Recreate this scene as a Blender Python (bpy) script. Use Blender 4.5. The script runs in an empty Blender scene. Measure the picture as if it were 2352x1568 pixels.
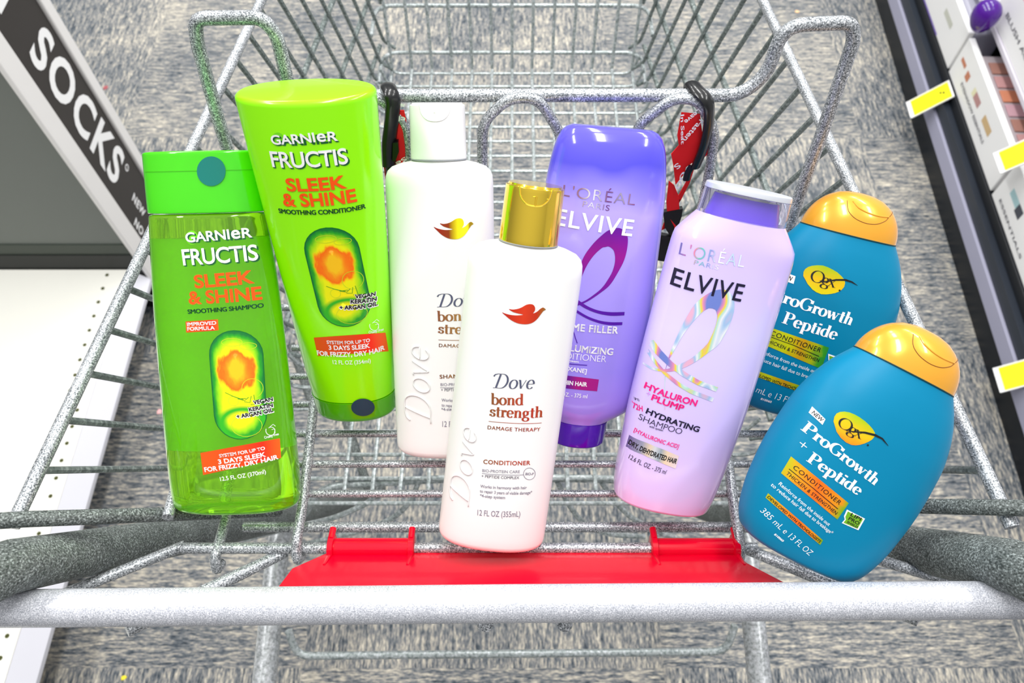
import bpy, bmesh, math, random
from mathutils import Vector, Matrix
random.seed(7)
COL = bpy.context.scene.collection
# ------------------------------------------------------------------ camera frame and measuring helpers
FPX = 1767.0
TH = math.radians(60)
CAM = Vector((0, 0, 1.4))
FW = Vector((0, math.cos(TH), -math.sin(TH)))
UP = Vector((0, math.sin(TH), math.cos(TH)))
RT = Vector((1, 0, 0))

def ray(x, y):
    return FW + RT * ((x - 1176) / FPX) + UP * ((784 - y) / FPX)

def at(x, y, z=None, Y=None, X=None, d=None):
    """the point of a real plane (height z, distance Y, side X or depth d) seen at a photo position"""
    r = ray(x, y)
    if z is not None: t = (z - CAM.z) / r.z
    elif Y is not None: t = Y / r.y
    elif X is not None: t = X / r.x
    else: t = d
    return CAM + r * t

# ------------------------------------------------------------------ materials
def lin(c):
    return tuple(((v / 255) / 12.92 if v / 255 <= .04045 else ((v / 255 + .055) / 1.055) ** 2.4) for v in c) + (1,)

MATS = {}
def mat(name, c, rough=.4, metal=0, coat=0, trans=0, ior=1.45, alpha=1, spec=.5, sss=0):
    if name in MATS: return MATS[name]
    m = bpy.data.materials.new(name); m.use_nodes = True
    b = m.node_tree.nodes['Principled BSDF']
    b.inputs['Base Color'].default_value = lin(c)
    b.inputs['Roughness'].default_value = rough
    b.inputs['Metallic'].default_value = metal
    b.inputs['Coat Weight'].default_value = coat
    b.inputs['Coat Roughness'].default_value = .05
    b.inputs['Transmission Weight'].default_value = trans
    b.inputs['IOR'].default_value = ior
    b.inputs['Alpha'].default_value = alpha
    b.inputs['Specular IOR Level'].default_value = spec
    MATS[name] = m
    return m

def nodes(m):
    nt = m.node_tree
    return nt, nt.nodes, nt.links, nt.nodes['Principled BSDF']

def ramp(ns, stops, interp='LINEAR'):
    r = ns.new('ShaderNodeValToRGB'); r.color_ramp.interpolation = interp
    e = r.color_ramp.elements
    while len(e) > 1: e.remove(e[-1])
    e[0].position = stops[0][0]; e[0].color = lin(stops[0][1])
    for p, c in stops[1:]:
        n = e.new(p); n.color = lin(c)
    return r

def speckled(name, dark, mid, light, scale=1100, rough=.38, metal=.35, bump=.25):
    m = mat(name, mid, rough, metal); nt, ns, L, b = nodes(m)
    tc = ns.new('ShaderNodeTexCoord')
    n1 = ns.new('ShaderNodeTexNoise'); n1.inputs['Scale'].default_value = scale; n1.inputs['Detail'].default_value = 1.5
    n2 = ns.new('ShaderNodeTexNoise'); n2.inputs['Scale'].default_value = 60; n2.inputs['Detail'].default_value = 3
    L.new(tc.outputs['Object'], n1.inputs['Vector']); L.new(tc.outputs['Object'], n2.inputs['Vector'])
    r = ramp(ns, [(.36, dark), (.47, mid), (.56, mid), (.66, light)])
    mx = ns.new('ShaderNodeMath'); mx.operation = 'MULTIPLY_ADD'; mx.inputs[1].default_value = .18; 
    L.new(n2.outputs['Fac'], mx.inputs[0])
    sub = ns.new('ShaderNodeMath'); sub.operation = 'SUBTRACT'; sub.inputs[1].default_value = .09
    L.new(n1.outputs['Fac'], mx.inputs[2]); L.new(mx.outputs[0], sub.inputs[0])
    L.new(sub.outputs[0], r.inputs['Fac']); L.new(r.outputs['Color'], b.inputs['Base Color'])
    bp = ns.new('ShaderNodeBump'); bp.inputs['Strength'].default_value = bump; bp.inputs['Distance'].default_value = .0004
    L.new(n1.outputs['Fac'], bp.inputs['Height']); L.new(bp.outputs['Normal'], b.inputs['Normal'])
    return m

M_ROD = speckled('zinc_speckled', (92, 97, 101), (166, 170, 174), (238, 240, 244))
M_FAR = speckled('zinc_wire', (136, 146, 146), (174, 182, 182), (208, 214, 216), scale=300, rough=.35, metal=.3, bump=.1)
M_SIDE_SHADED = speckled('zinc_shaded_side_wire', (98, 108, 106), (128, 138, 136), (165, 174, 172), scale=300, rough=.4, metal=.3, bump=.1)  # darker copy of the wire zinc; shade of the upright sides put into the colour
M_TUBE = speckled('zinc_dark_tube', (62, 68, 66), (104, 110, 108), (160, 168, 166), scale=900, rough=.6, metal=.2)
M_HANDLE = speckled('zinc_bright', (170, 173, 182), (204, 206, 214), (244, 244, 250), scale=1400, rough=.33, metal=.25)
M_WHITE = mat('white_plastic', (243, 243, 241), .32, coat=.15)
M_INKW = mat('white_ink', (250, 250, 250), .5)
M_RED = mat('red_plastic', (222, 0, 40), .2, coat=.25, spec=.3)
M_BLACK = mat('black_plastic', (14, 15, 17), .28, coat=.3)
M_NAVY = mat('navy_ink', (20, 16, 48), .35)
M_INK = mat('black_ink', (14, 16, 18), .4)
M_DGREEN = mat('dark_green_ink', (0, 70, 40), .5)
M_ORANGE = mat('orange_ink', (255, 88, 0), .45)
M_GREYINK = mat('slate_ink', (84, 88, 112), .4)
M_GREYTXT = mat('grey_ink', (134, 130, 146), .5)

def uvgrad(name, stops, axis=0, rough=.4, metal=0, noise=0, nscale=6):
    m = mat(name, stops[0][1], rough, metal); nt, ns, L, b = nodes(m)
    uv = ns.new('ShaderNodeUVMap'); uv.uv_map = 'UVMap'
    sp = ns.new('ShaderNodeSeparateXYZ'); L.new(uv.outputs['UV'], sp.inputs[0])
    src = sp.outputs[axis]
    if noise:
        n = ns.new('ShaderNodeTexNoise'); n.inputs['Scale'].default_value = nscale; n.inputs['Detail'].default_value = 2
        L.new(uv.outputs['UV'], n.inputs['Vector'])
        a = ns.new('ShaderNodeMath'); a.operation = 'MULTIPLY_ADD'; a.inputs[1].default_value = noise
        L.new(n.outputs['Fac'], a.inputs[0]); L.new(src, a.inputs[2])
        s = ns.new('ShaderNodeMath'); s.operation = 'SUBTRACT'; s.inputs[1].default_value = noise * .5
        L.new(a.outputs[0], s.inputs[0]); src = s.outputs[0]
    r = ramp(ns, stops); L.new(src, r.inputs['Fac']); L.new(r.outputs['Color'], b.inputs['Base Color'])
    return m

# ------------------------------------------------------------------ mesh helpers
def new_obj(name, verts, faces, m, parent=None, smooth=True, uvs=None):
    me = bpy.data.meshes.new(name); me.from_pydata([tuple(v) for v in verts], [], faces)
    if uvs is not None:
        ul = me.uv_layers.new(name='UVMap')
        for lp in me.loops: ul.data[lp.index].uv = uvs[lp.vertex_index]
    if smooth: me.polygons.foreach_set('use_smooth', [True] * len(me.polygons))
    me.materials.append(m); me.update()
    o = bpy.data.objects.new(name, me); COL.objects.link(o)
    if parent: o.parent = parent
    return o

def empty(name, loc=(0, 0, 0), rot=None):
    o = bpy.data.objects.new(name, None); COL.objects.link(o); o.empty_display_size = .03
    o.location = loc
    if rot is not None:
        o.rotation_mode = 'QUATERNION'; o.rotation_quaternion = rot.to_quaternion()
    return o

def tag(o, label=None, cat=None, group=None, kind=None):
    if label: o['label'] = label
    if cat: o['category'] = cat
    if group: o['group'] = group
    if kind: o['kind'] = kind
    return o

def part(o, label):
    o['label'] = label; return o

class MB:
    def __init__(s): s.v = []; s.f = []
    def add(s, vs, fs):
        n = len(s.v); s.v += [tuple(v) for v in vs]; s.f += [tuple(i + n for i in f) for f in fs]
    def box(s, lo, hi, mtx=None):
        c = [Vector((x, y, z)) for x in (lo[0], hi[0]) for y in (lo[1], hi[1]) for z in (lo[2], hi[2])]
        if mtx: c = [mtx @ p for p in c]
        s.add(c, [(0, 1, 3, 2), (4, 6, 7, 5), (0, 4, 5, 1), (2, 3, 7, 6), (0, 2, 6, 4), (1, 5, 7, 3)])
    def tube(s, pts, r, seg=12, fillet=0, closed=False, sy=1.0, cap=True, ref=None):
        pts = [Vector(p) for p in pts]
        if fillet: pts = rounded(pts, fillet, closed)
        n = len(pts); rr = r if isinstance(r, list) else [r] * n
        tang = []
        for i in range(n):
            a = pts[(i - 1) % n] if (closed or i > 0) else pts[i]
            b = pts[(i + 1) % n] if (closed or i < n - 1) else pts[i]
            tang.append((b - a).normalized())
        up = Vector(ref) if ref else (Vector((0, 0, 1)) if abs(tang[0].z) < .9 else Vector((1, 0, 0)))
        nrm = (up - tang[0] * up.dot(tang[0])).normalized()
        vs = []
        for i in range(n):
            nrm = (nrm - tang[i] * nrm.dot(tang[i])).normalized(); bi = tang[i].cross(nrm)
            for k in range(seg):
                a = 2 * math.pi * k / seg
                vs.append(pts[i] + nrm * (math.cos(a) * rr[i]) + bi * (math.sin(a) * rr[i] * sy))
        fs = []
        for i in range(n if closed else n - 1):
            j = (i + 1) % n
            for k in range(seg):
                l = (k + 1) % seg
                fs.append((i * seg + k, i * seg + l, j * seg + l, j * seg + k))
        if not closed and cap:
            fs.append(tuple(range(seg))[::-1]); fs.append(tuple((n - 1) * seg + k for k in range(seg)))
        s.add(vs, fs)
    def build(s, name, m, parent=None, smooth=True, bevel=0, angle=40):
        o = new_obj(name, s.v, s.f, m, parent, smooth)
        bm = bmesh.new(); bm.from_mesh(o.data); bmesh.ops.recalc_face_normals(bm, faces=bm.faces); bm.to_mesh(o.data); bm.free()
        if smooth:
            o.data.set_sharp_from_angle(angle=math.radians(angle))
        if bevel:
            md = o.modifiers.new('bevel', 'BEVEL'); md.width = bevel; md.segments = 3; md.limit_method = 'ANGLE'
        return o

def rounded(pts, rad, closed=False):
    out = []; n = len(pts)
    for i in range(n):
        if not closed and i in (0, n - 1): out.append(pts[i]); continue
        p, a, b = pts[i], pts[(i - 1) % n], pts[(i + 1) % n]
        r = min(rad, (a - p).length * .48, (b - p).length * .48)
        A = p + (a - p).normalized() * r; B = p + (b - p).normalized() * r
        for k in range(7):
            t = k / 6; out.append(A * (1 - t) ** 2 + p * 2 * t * (1 - t) + B * t * t)
    return out

def box(name, lo, hi, m, parent=None, bevel=0, mtx=None):
    b = MB(); b.box(lo, hi, mtx); return b.build(name, m, parent, smooth=False, bevel=bevel)

# ------------------------------------------------------------------ surfaces that carry print
def pchip(tab, v):
    if v <= tab[0][0]: return tab[0][1:]
    if v >= tab[-1][0]: return tab[-1][1:]
    for i in range(len(tab) - 1):
        if tab[i][0] <= v <= tab[i + 1][0]: break
    x0, x1 = tab[i][0], tab[i + 1][0]; h = x1 - x0; t = (v - x0) / h
    res = []
    for k in range(1, len(tab[0])):
        y0, y1 = tab[i][k], tab[i + 1][k]; d = (y1 - y0) / h
        def sl(j):
            if j <= 0 or j >= len(tab) - 1: return (tab[min(max(j, 0) + 1, len(tab) - 1)][k] - tab[max(min(j, len(tab) - 1) - 1, 0)][k]) / max(1e-9, tab[min(max(j, 0) + 1, len(tab) - 1)][0] - tab[max(min(j, len(tab) - 1) - 1, 0)][0])
            a = (tab[j][k] - tab[j - 1][k]) / (tab[j][0] - tab[j - 1][0]); c = (tab[j + 1][k] - tab[j][k]) / (tab[j + 1][0] - tab[j][0])
            return 0 if a * c <= 0 else 2 * a * c / (a + c)
        m0, m1 = sl(i), sl(i + 1)
        res.append((2*t**3-3*t*t+1)*y0 + (t**3-2*t*t+t)*h*m0 + (-2*t**3+3*t*t)*y1 + (t**3-t*t)*h*m1)
    return res

class Surf:
    """local frame: x across, -y out of the front, z up; all label work is in metres on the front surface"""
    def __init__(s, O, rot, tab=None):
        s.O = Vector(O); s.rot = rot; s.tab = tab
    def w(s, u, v):
        if not s.tab: return 0
        a, b, n = pchip(s.tab, v * 1000)
        q = 1 - min(.999, abs(u * 1000 / a)) ** n
        return b * q ** (1 / n) / 1000
    def uv(s, px, py, w0=None):
        r = s.rot.transposed() @ ray(px, py); c = s.rot.transposed() @ (CAM - s.O)
        w = s.tab[len(s.tab) // 2][2] / 1000 if s.tab else 0
        for _ in range(12):
            t = (-w - c.y) / r.y; u = c.x + r.x * t; v = c.z + r.z * t
            if not s.tab: break
            w = .5 * w + .5 * s.w(u, v)
        return Vector((u, v))
    def put(s, u, v, eps): return Vector((u, -(s.w(u, v) + eps), v))

def decal(S, name, v2, faces, m, parent, eps=.0002, fine=.0025, uvbox=None, bm=None):
    bm = bmesh.new(); vs = [bm.verts.new((p[0], 0, p[1])) for p in v2]
    for f in faces:
        try: bm.faces.new([vs[i] for i in f]).normal_update()
        except ValueError: pass
    if S.tab:
        bmesh.ops.triangulate(bm, faces=bm.faces)
        for _ in range(5):
            es = [e for e in bm.edges if e.calc_length() > fine]
            if not es: break
            bmesh.ops.subdivide_edges(bm, edges=es, cuts=1)
            bmesh.ops.triangulate(bm, faces=[f for f in bm.faces if len(f.verts) > 3])
    xs = [v.co.x for v in bm.verts]; zs = [v.co.z for v in bm.verts]
    if not xs: return None
    x0, x1, z0, z1 = uvbox or (min(xs), max(xs), min(zs), max(zs))
    uvl = bm.loops.layers.uv.new('UVMap')
    for f in bm.faces:
        for l in f.loops: l[uvl].uv = ((l.vert.co.x - x0) / max(1e-6, x1 - x0), (l.vert.co.z - z0) / max(1e-6, z1 - z0))
    for v in bm.verts: v.co = S.put(v.co.x, v.co.z, eps)
    for f in bm.faces:
        f.normal_update()
        if f.normal.y > 0: f.normal_flip()
        f.smooth = bool(S.tab)
    me = bpy.data.meshes.new(name); bm.to_mesh(me); bm.free(); me.materials.append(m)
    o = bpy.data.objects.new(name, me); COL.objects.link(o); o.parent = parent
    return o

_FC = {}
def glyph_mesh(txt, bold, spacing):
    if 0 < bold < .08 and 'M' in txt:      # outlines of M fold over when fattened, so thicken by overlaid copies
        v0, f0 = glyph_mesh(txt, 0, spacing); V, F = [], []
        for dx in (-bold, 0, bold):
            for dy in (-bold * .7, bold * .7):
                n = len(V); V += [(x + dx, y + dy) for x, y in v0]; F += [tuple(i + n for i in q) for q in f0]
        return V, F
    k = (txt, bold, spacing)
    if k in _FC: return _FC[k]
    c = bpy.data.curves.new('t', 'FONT'); c.body = txt; c.size = 1; c.offset = bold; c.resolution_u = 4; c.space_character = spacing
    o = bpy.data.objects.new('t', c); COL.objects.link(o); bpy.context.view_layer.update()
    me = bpy.data.meshes.new_from_object(o.evaluated_get(bpy.context.evaluated_depsgraph_get()))
    v = [(p.co.x, p.co.y) for p in me.vertices]; f = [tuple(p.vertices) for p in me.polygons]
    bpy.data.objects.remove(o); bpy.data.curves.remove(c); bpy.data.meshes.remove(me)
    _FC[k] = (v, f); return v, f

class Print:
    """collects print of one colour on a surface -> one part"""
    def __init__(s, S, parent): s.S = S; s.parent = parent; s.L = {}
    def _add(s, key, v, f):
        vs, fs = s.L.setdefault(key, ([], [])); n = len(vs); vs += v; fs += [tuple(i + n for i in q) for q in f]
    def text(s, key, txt, L, R, h, bold=.012, spacing=1.0, shear=0, dx=0, dy=0, grow=0, font=None):
        p0 = s.S.uv(*L); p1 = s.S.uv(*R)
        d = Vector(R) - Vector(L); q = Vector(L) + Vector((d.y, -d.x)).normalized() * h
        e = (p1 - p0); wid = e.length; e.normalize(); up = Vector((-e.y, e.x)); hh = abs((s.S.uv(*q) - p0).dot(up))
        if font: v, f, x0, x1, hc = font(txt)
        else:
            v, f = glyph_mesh(txt, bold, spacing); H, _ = glyph_mesh('H', bold, 1.0)
            x0 = min(p[0] for p in v); x1 = max(p[0] for p in v); hc = max(p[1] for p in H) - min(p[1] for p in H)
        sx = wid / (x1 - x0); sy = hh / hc; out = []
        gx = grow
        for x, y in v:
            a = (x - x0) * sx + y * sy * shear + dx; b = y * sy + dy
            P = p0 + e * a + up * b; out.append((P.x, P.y))
        s._add(key, out, f)
    def poly(s, key, px):
        v = [tuple(s.S.uv(*p)) for p in px]; s._add(key, v, [tuple(range(len(v)))])
    def strip(s, key, A, B):
        if len(A) >= 5 and len(A) == len(B): A, B = smooth(A), smooth(B)
        v = [tuple(s.S.uv(*p)) for p in A] + [tuple(s.S.uv(*p)) for p in B]; n = len(A)
        s._add(key, v, [(i, i + 1, n + i + 1, n + i) for i in range(n - 1)])
    def line(s, key, pts, wd, uvspace=False):
        P = [Vector(p) if uvspace else s.S.uv(*p) for p in pts]; v, f = ribbon(P, wd); s._add(key, v, f)
    def raw(s, key, v, f): s._add(key, list(v), f)
    def build(s, key, name, m, eps=.0002, fine=.0025, uvbox=None, label=None):
        if key not in s.L: return None
        v, f = s.L.pop(key); o = decal(s.S, name, v, f, m, s.parent, eps, fine, uvbox)
        if label: o['label'] = label
        return o

def smooth(P, k=5):
    P = [Vector(p) for p in P]; out = []
    for i in range(len(P) - 1):
        a, b, c, d = P[max(0, i - 1)], P[i], P[i + 1], P[min(len(P) - 1, i + 2)]
        for j in range(k):
            t = j / k; out.append(tuple(.5 * (2 * b + (c - a) * t + (2 * a - 5 * b + 4 * c - d) * t * t + (3 * b - a - 3 * c + d) * t ** 3)))
    out.append(tuple(P[-1])); return out

def ribbon(P, wd):
    v = []; n = len(P)
    for i in range(n):
        a = P[max(0, i - 1)]; b = P[min(n - 1, i + 1)]; t = (b - a).normalized() if (b - a).length > 0 else Vector((1, 0))
        nn = Vector((-t.y, t.x)); w = (wd[i] if isinstance(wd, (list, tuple)) else wd) / 2
        v += [tuple(P[i] + nn * w), tuple(P[i] - nn * w)]
    return v, [(2 * i, 2 * i + 2, 2 * i + 3, 2 * i + 1) for i in range(n - 1)]

def arc(cx, cy, rx, ry, a0, a1, n=18):
    return [(cx + rx * math.cos(math.radians(a0 + (a1 - a0) * i / n)), cy + ry * math.sin(math.radians(a0 + (a1 - a0) * i / n))) for i in range(n + 1)]

X_ = .62
def GL():
    sf = lambda x0, x1, y: [(x0, y), (x1, y)]
    g = {}
    g['P'] = (.74, [[(.2, 0), (.2, 1)], [(.2, .97), (.4, .97)] , arc(.4, .74, .22, .23, 90, -90), [(.4, .51), (.2, .51)], sf(.02, .4, .02), sf(.02, .2, .98)])
    g['r'] = (.46, [[(.16, 0), (.16, X_)], [(.16, .42)] + arc(.34, .44, .14, .16, 150, 60), arc(.39, .52, .03, .03, 0, 360), sf(.02, .32, .02), sf(.02, .16, X_ - .02)])
    g['o'] = (.58, [arc(.29, .31, .22, .31, 0, 360, 28)])
    g['G'] = (.92, [arc(.48, .5, .37, .48, 40, 330, 28), [(.76, .08), (.76, .42)], sf(.58, .9, .42), [(.76, .95), (.76, .68)]])
    g['w'] = (.9, [[(.1, X_), (.27, .02)], [(.27, .02), (.44, X_), 't'], [(.42, X_), (.6, .02)], [(.6, .02), (.78, X_), 't'], sf(0, .22, X_ - .02), sf(.34, .52, X_ - .02), sf(.68, .88, X_ - .02)])
    g['t'] = (.38, [[(.18, .85), (.18, .12)] + arc(.28, .1, .1, .1, 180, 300, 8), sf(.03, .36, X_ - .02)])
    g['h'] = (.66, [[(.16, 0), (.16, 1)], [(.16, .42)] + arc(.34, .44, .15, .17, 160, 0) + [(.49, 0)], sf(.03, .28, .02), sf(.37, .62, .02), sf(.03, .16, .98)])
    g['n'] = (.66, [[(.16, 0), (.16, X_)], [(.16, .42)] + arc(.34, .44, .15, .17, 160, 0) + [(.49, 0)], sf(.03, .28, .02), sf(.37, .62, .02), sf(.03, .16, X_ - .02)])
    g['e'] = (.54, [[(.08, .33), (.47, .33), 't'], arc(.28, .31, .2, .31, 5, 320, 24)])
    g['p'] = (.64, [[(.16, -.35), (.16, X_)], arc(.33, .31, .22, .31, 140, -140, 24), sf(.02, .32, -.33), sf(.02, .16, X_ - .02)])
    g['i'] = (.34, [[(.17, 0), (.17, X_)], arc(.17, .86, .035, .035, 0, 360, 10), sf(.03, .31, .02), sf(.03, .17, X_ - .02)])
    g['d'] = (.64, [[(.47, 0), (.47, 1)], arc(.29, .31, .22, .31, 40, 320, 24), sf(.47, .6, .02), sf(.34, .47, .98)])
    g['b'] = (.64, [[(.16, 0), (.16, 1)], arc(.34, .31, .22, .31, 140, -140, 24), sf(.04, .16, .98)])
    g['s'] = (.46, [[(.38, .46)] + arc(.23, .46, .13, .14, 60, 230, 10) + arc(.24, .17, .14, .15, 60, -130, 12) , [(.08, .05), (.08, .2)], [(.37, .44), (.37, .58)]])
    g['g'] = (.58, [arc(.26, .4, .16, .2, 0, 360, 22), arc(.27, -.13, .22, .17, 0, 360, 22), [(.14, .24), (.12, .12), (.3, .05)], [(.4, .52), (.54, .6), 't']])
    g['O'] = (.9, [arc(.45, .5, .38, .48, 0, 360, 30)])
    g['X'] = (.6, [[(.08, X_), (.48, .0)], [(.1, 0), (.48, X_), 't'], sf(0, .22, X_ - .02), sf(.36, .6, .02), sf(.0, .2, .02)])
    g['+'] = (.7, [[(.1, .35), (.56, .35), 't'], [(.33, .12), (.33, .58), 't']])
    g['D'] = (1.06, [[(.3, .02), (.34, .35), (.42, .97)], [(.02, .8), (.08, .93), (.25, 1.0), (.5, 1.0)] + arc(.55, .5, .38, .5, 80, -75, 18) + [(.5, .0), (.3, .02), (.12, .0)]])
    g['v'] = (.52, [[(.08, X_), (.24, .02)], [(.24, .02), (.46, X_), 't'], [(.0, X_ - .03), (.08, X_)]])
    g[' '] = (.35, [])
    return g
GLY = GL()
def stroke_font(thick=.2, thin=.045, track=0, shear=0):
    def f(txt):
        V, F, x = [], [], 0
        for ch in txt:
            adv, strokes = GLY[ch]
            for st in strokes:
                force = None
                if isinstance(st[-1], str): force = st[-1]; st = st[:-1]
                P = [Vector((p[0] + x + p[1] * shear, p[1])) for p in st]; wd = []
                for i in range(len(P)):
                    t = P[min(len(P) - 1, i + 1)] - P[max(0, i - 1)]
                    k = abs(t.y) / max(1e-6, t.length); k = k ** 1.6
                    wd.append(thin if force == 't' else thin + (thick - thin) * k)
                v, q = ribbon(P, wd); n = len(V); V += v; F += [tuple(i + n for i in a) for a in q]
            x += adv + track
        return V, F, min(p[0] for p in V), max(p[0] for p in V), 1.0
    return f
DIDONE = stroke_font(.2, .05); BOOK = stroke_font(.17, .06); SCRIPT = stroke_font(.12, .035, -.02, .18); EMB = stroke_font(.035, .03, -.02, .18)

# ------------------------------------------------------------------ bottles
def loft(name, tab, v0, v1, m, parent, close0=True, close1=True, r0=0, r1=0, seg=112, step=2.5, off=0.0, sharp=None, ymul=1):
    """a body swept along z (mm table: v, half width, half depth, exponent); r0 / r1 round the ends"""
    vs = []; v = v0
    keys = sorted(set([v0, v1] + [t[0] for t in tab if v0 < t[0] < v1]))
    samples = []
    for i in range(len(keys) - 1):
        n = max(1, int((keys[i + 1] - keys[i]) / step)); samples += [keys[i] + (keys[i + 1] - keys[i]) * k / n for k in range(n)]
    samples.append(v1)
    rings = []
    for q in samples:
        if r0 and q < v0 + r0: continue
        if r1 and q > v1 - r1: continue
        rings.append((q, 0))
    if r0:
        rings = [(v0 + r0 - r0 * math.sin(a), r0 * (1 - math.cos(a))) for a in [math.radians(x) for x in (90, 75, 60, 45, 30, 15, 0)]] + rings
    if r1:
        rings += [(v1 - r1 + r1 * math.sin(a), r1 * (1 - math.cos(a))) for a in [math.radians(x) for x in (0, 15, 30, 45, 60, 75, 90)]]
    V, F = [], []
    for q, ins in rings:
        a, b, n = pchip(tab, q); a = a - ins + off; b = b - ins + off
        for k in range(seg):
            t = 2 * math.pi * k / seg; c, s = math.cos(t), math.sin(t)
            V.append((a * math.copysign(abs(c) ** (2 / n), c) / 1000, b * math.copysign(abs(s) ** (2 / n), s) / 1000, q / 1000))
    R = len(rings)
    for i in range(R - 1):
        for k in range(seg):
            l = (k + 1) % seg; F.append((i * seg + k, i * seg + l, (i + 1) * seg + l, (i + 1) * seg + k))
    if close0: F.append(tuple(range(seg))[::-1])
    if close1: F.append(tuple((R - 1) * seg + k for k in range(seg)))
    o = new_obj(name, V, F, m, parent)
    o.data.set_sharp_from_angle(angle=math.radians(38))
    return o

def bottle(name, base, top, phi, tab, z0=.915):
    p = math.radians(phi); O = at(*base, z=z0)
    n = Vector((0, -math.cos(p), math.sin(p)))
    r = ray(*top); t = (O - CAM).dot(n) / r.dot(n); v = (CAM + r * t - O).normalized(); u = v.cross(n)
    if u.x < 0: u = -u
    rot = Matrix((u, -n, v)).transposed()
    e = empty(name, O, rot); S = Surf(O, rot, tab)
    return e, S

def capsule_print(P, top, bot, r_px, key='cap'):
    """stadium outline between two end points measured on the label"""
    a = P.S.uv(*top); b = P.S.uv(*bot); ax = (b - a).normalized()
    side = Vector((ax.y, -ax.x)); c = Vector(((top[0] + bot[0]) / 2, (top[1] + bot[1]) / 2)); d = Vector(bot) - Vector(top); d.normalize()
    rr = (P.S.uv(c.x + d.y * r_px, c.y - d.x * r_px) - P.S.uv(c.x, c.y)).length
    A = a + ax * rr; B = b - ax * rr; return A, B, rr, ax, side

def stadium(A, B, r, ax, side, n=14):
    pts = []
    for i in range(n + 1):
        t = math.pi * i / n; pts.append(A + side * math.cos(t) * r - ax * math.sin(t) * r)
    for i in range(n + 1):
        t = math.pi * i / n; pts.append(B - side * math.cos(t) * r + ax * math.sin(t) * r)
    return pts

def capsule_mat():
    m = mat('capsule_picture', (200, 230, 0), .3, coat=.3); nt, ns, L, b = nodes(m)
    uv = ns.new('ShaderNodeUVMap'); uv.uv_map = 'UVMap'
    def val(op, a, bb=None, c=None):
        x = ns.new('ShaderNodeMath'); x.operation = op
        for i, q in enumerate((a, bb, c)):
            if q is None: continue
            if isinstance(q, (int, float)): x.inputs[i].default_value = q
            else: L.new(q, x.inputs[i])
        return x.outputs[0]
    n = ns.new('ShaderNodeTexNoise'); n.inputs['Scale'].default_value = 5; n.inputs['Detail'].default_value = 4; L.new(uv.outputs['UV'], n.inputs['Vector'])
    sp = ns.new('ShaderNodeSeparateXYZ'); L.new(uv.outputs['UV'], sp.inputs[0])
    x, y = sp.outputs[0], sp.outputs[1]
    # distance from the stadium axis (uv is 1 wide, 2 high)
    cy = val('MINIMUM', val('MAXIMUM', y, .26), .74)
    dx = val('SUBTRACT', x, .5); dy = val('MULTIPLY', val('SUBTRACT', y, cy), 2.0)
    dist = val('SQRT', val('ADD', val('MULTIPLY', dx, dx), val('MULTIPLY', dy, dy)))
    dist = val('ADD', dist, val('MULTIPLY', val('SUBTRACT', n.outputs['Fac'], .5), .16))
    r1 = ramp(ns, [(0, (255, 240, 0)), (.28, (240, 245, 0)), (.38, (150, 225, 10)), (.45, (40, 170, 30)), (.5, (10, 120, 50))]); L.new(dist, r1.inputs['Fac'])
    ex = val('DIVIDE', val('SUBTRACT', x, .5), .4); ey = val('DIVIDE', val('SUBTRACT', y, .64), .2)
    e = val('SQRT', val('ADD', val('MULTIPLY', ex, ex), val('MULTIPLY', ey, ey)))
    e = val('ADD', e, val('MULTIPLY', val('SUBTRACT', n.outputs['Fac'], .5), .9))
    r2 = ramp(ns, [(.3, (255, 200, 20)), (.55, (255, 150, 10)), (.8, (255, 112, 0)), (1.0, (255, 215, 0))]); L.new(e, r2.inputs['Fac'])
    fac = val('LESS_THAN', e, 1.0)
    sm = ns.new('ShaderNodeMapRange'); sm.inputs[1].default_value = 1.05; sm.inputs[2].default_value = .85; L.new(e, sm.inputs[0])
    mx = ns.new('ShaderNodeMix'); mx.data_type = 'RGBA'; L.new(sm.outputs[0], mx.inputs[0]); L.new(r1.outputs['Color'], mx.inputs[6]); L.new(r2.outputs['Color'], mx.inputs[7])
    # green curl near the foot
    gx = val('DIVIDE', val('SUBTRACT', x, .55), .42); gy = val('DIVIDE', val('SUBTRACT', y, .14), .14)
    g = val('ABSOLUTE', val('SUBTRACT', val('SQRT', val('ADD', val('MULTIPLY', gx, gx), val('MULTIPLY', gy, gy))), 1.0))
    sg = ns.new('ShaderNodeMapRange'); sg.inputs[1].default_value = .3; sg.inputs[2].default_value = .05; L.new(g, sg.inputs[0])
    m2 = ns.new('ShaderNodeMix'); m2.data_type = 'RGBA'; L.new(sg.outputs[0], m2.inputs[0]); L.new(mx.outputs[2], m2.inputs[6]); m2.inputs[7].default_value = lin((50, 185, 30))
    L.new(m2.outputs[2], b.inputs['Base Color'])
    return m

def ring2(P, key, c, r, wd, a0=0, a1=360, n=28, sy=1.0):
    """circle line around a photo position, radius in photo pixels"""
    P.line(key, [(c[0] + r * math.cos(math.radians(a0 + (a1 - a0) * i / n)), c[1] + sy * r * math.sin(math.radians(a0 + (a1 - a0) * i / n))) for i in range(n + 1)], wd)

def disc_pts(c, rx, ry, n=28): return [(c[0] + rx * math.cos(2 * math.pi * i / n), c[1] + ry * math.sin(2 * math.pi * i / n)) for i in range(n)]

def rabbit(P, key, c, r):
    ring2(P, key, c, r, .00035, 20, 200); ring2(P, key, (c[0] + 1, c[1] + 1), r * .8, .0003, 230, 400)
    P.line(key, [(c[0] - r * .2, c[1] - r * .7), (c[0] + r * .5, c[1] - r * 1.3), (c[0] + r * 1.0, c[1] - r * .9)], .0003)
    P.line(key, [(c[0] + r * .2, c[1] - r * .2), (c[0] + r * .9, c[1] - r * .3), (c[0] + r * .8, c[1] + r * .4)], .0003)

BX = {}
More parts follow.
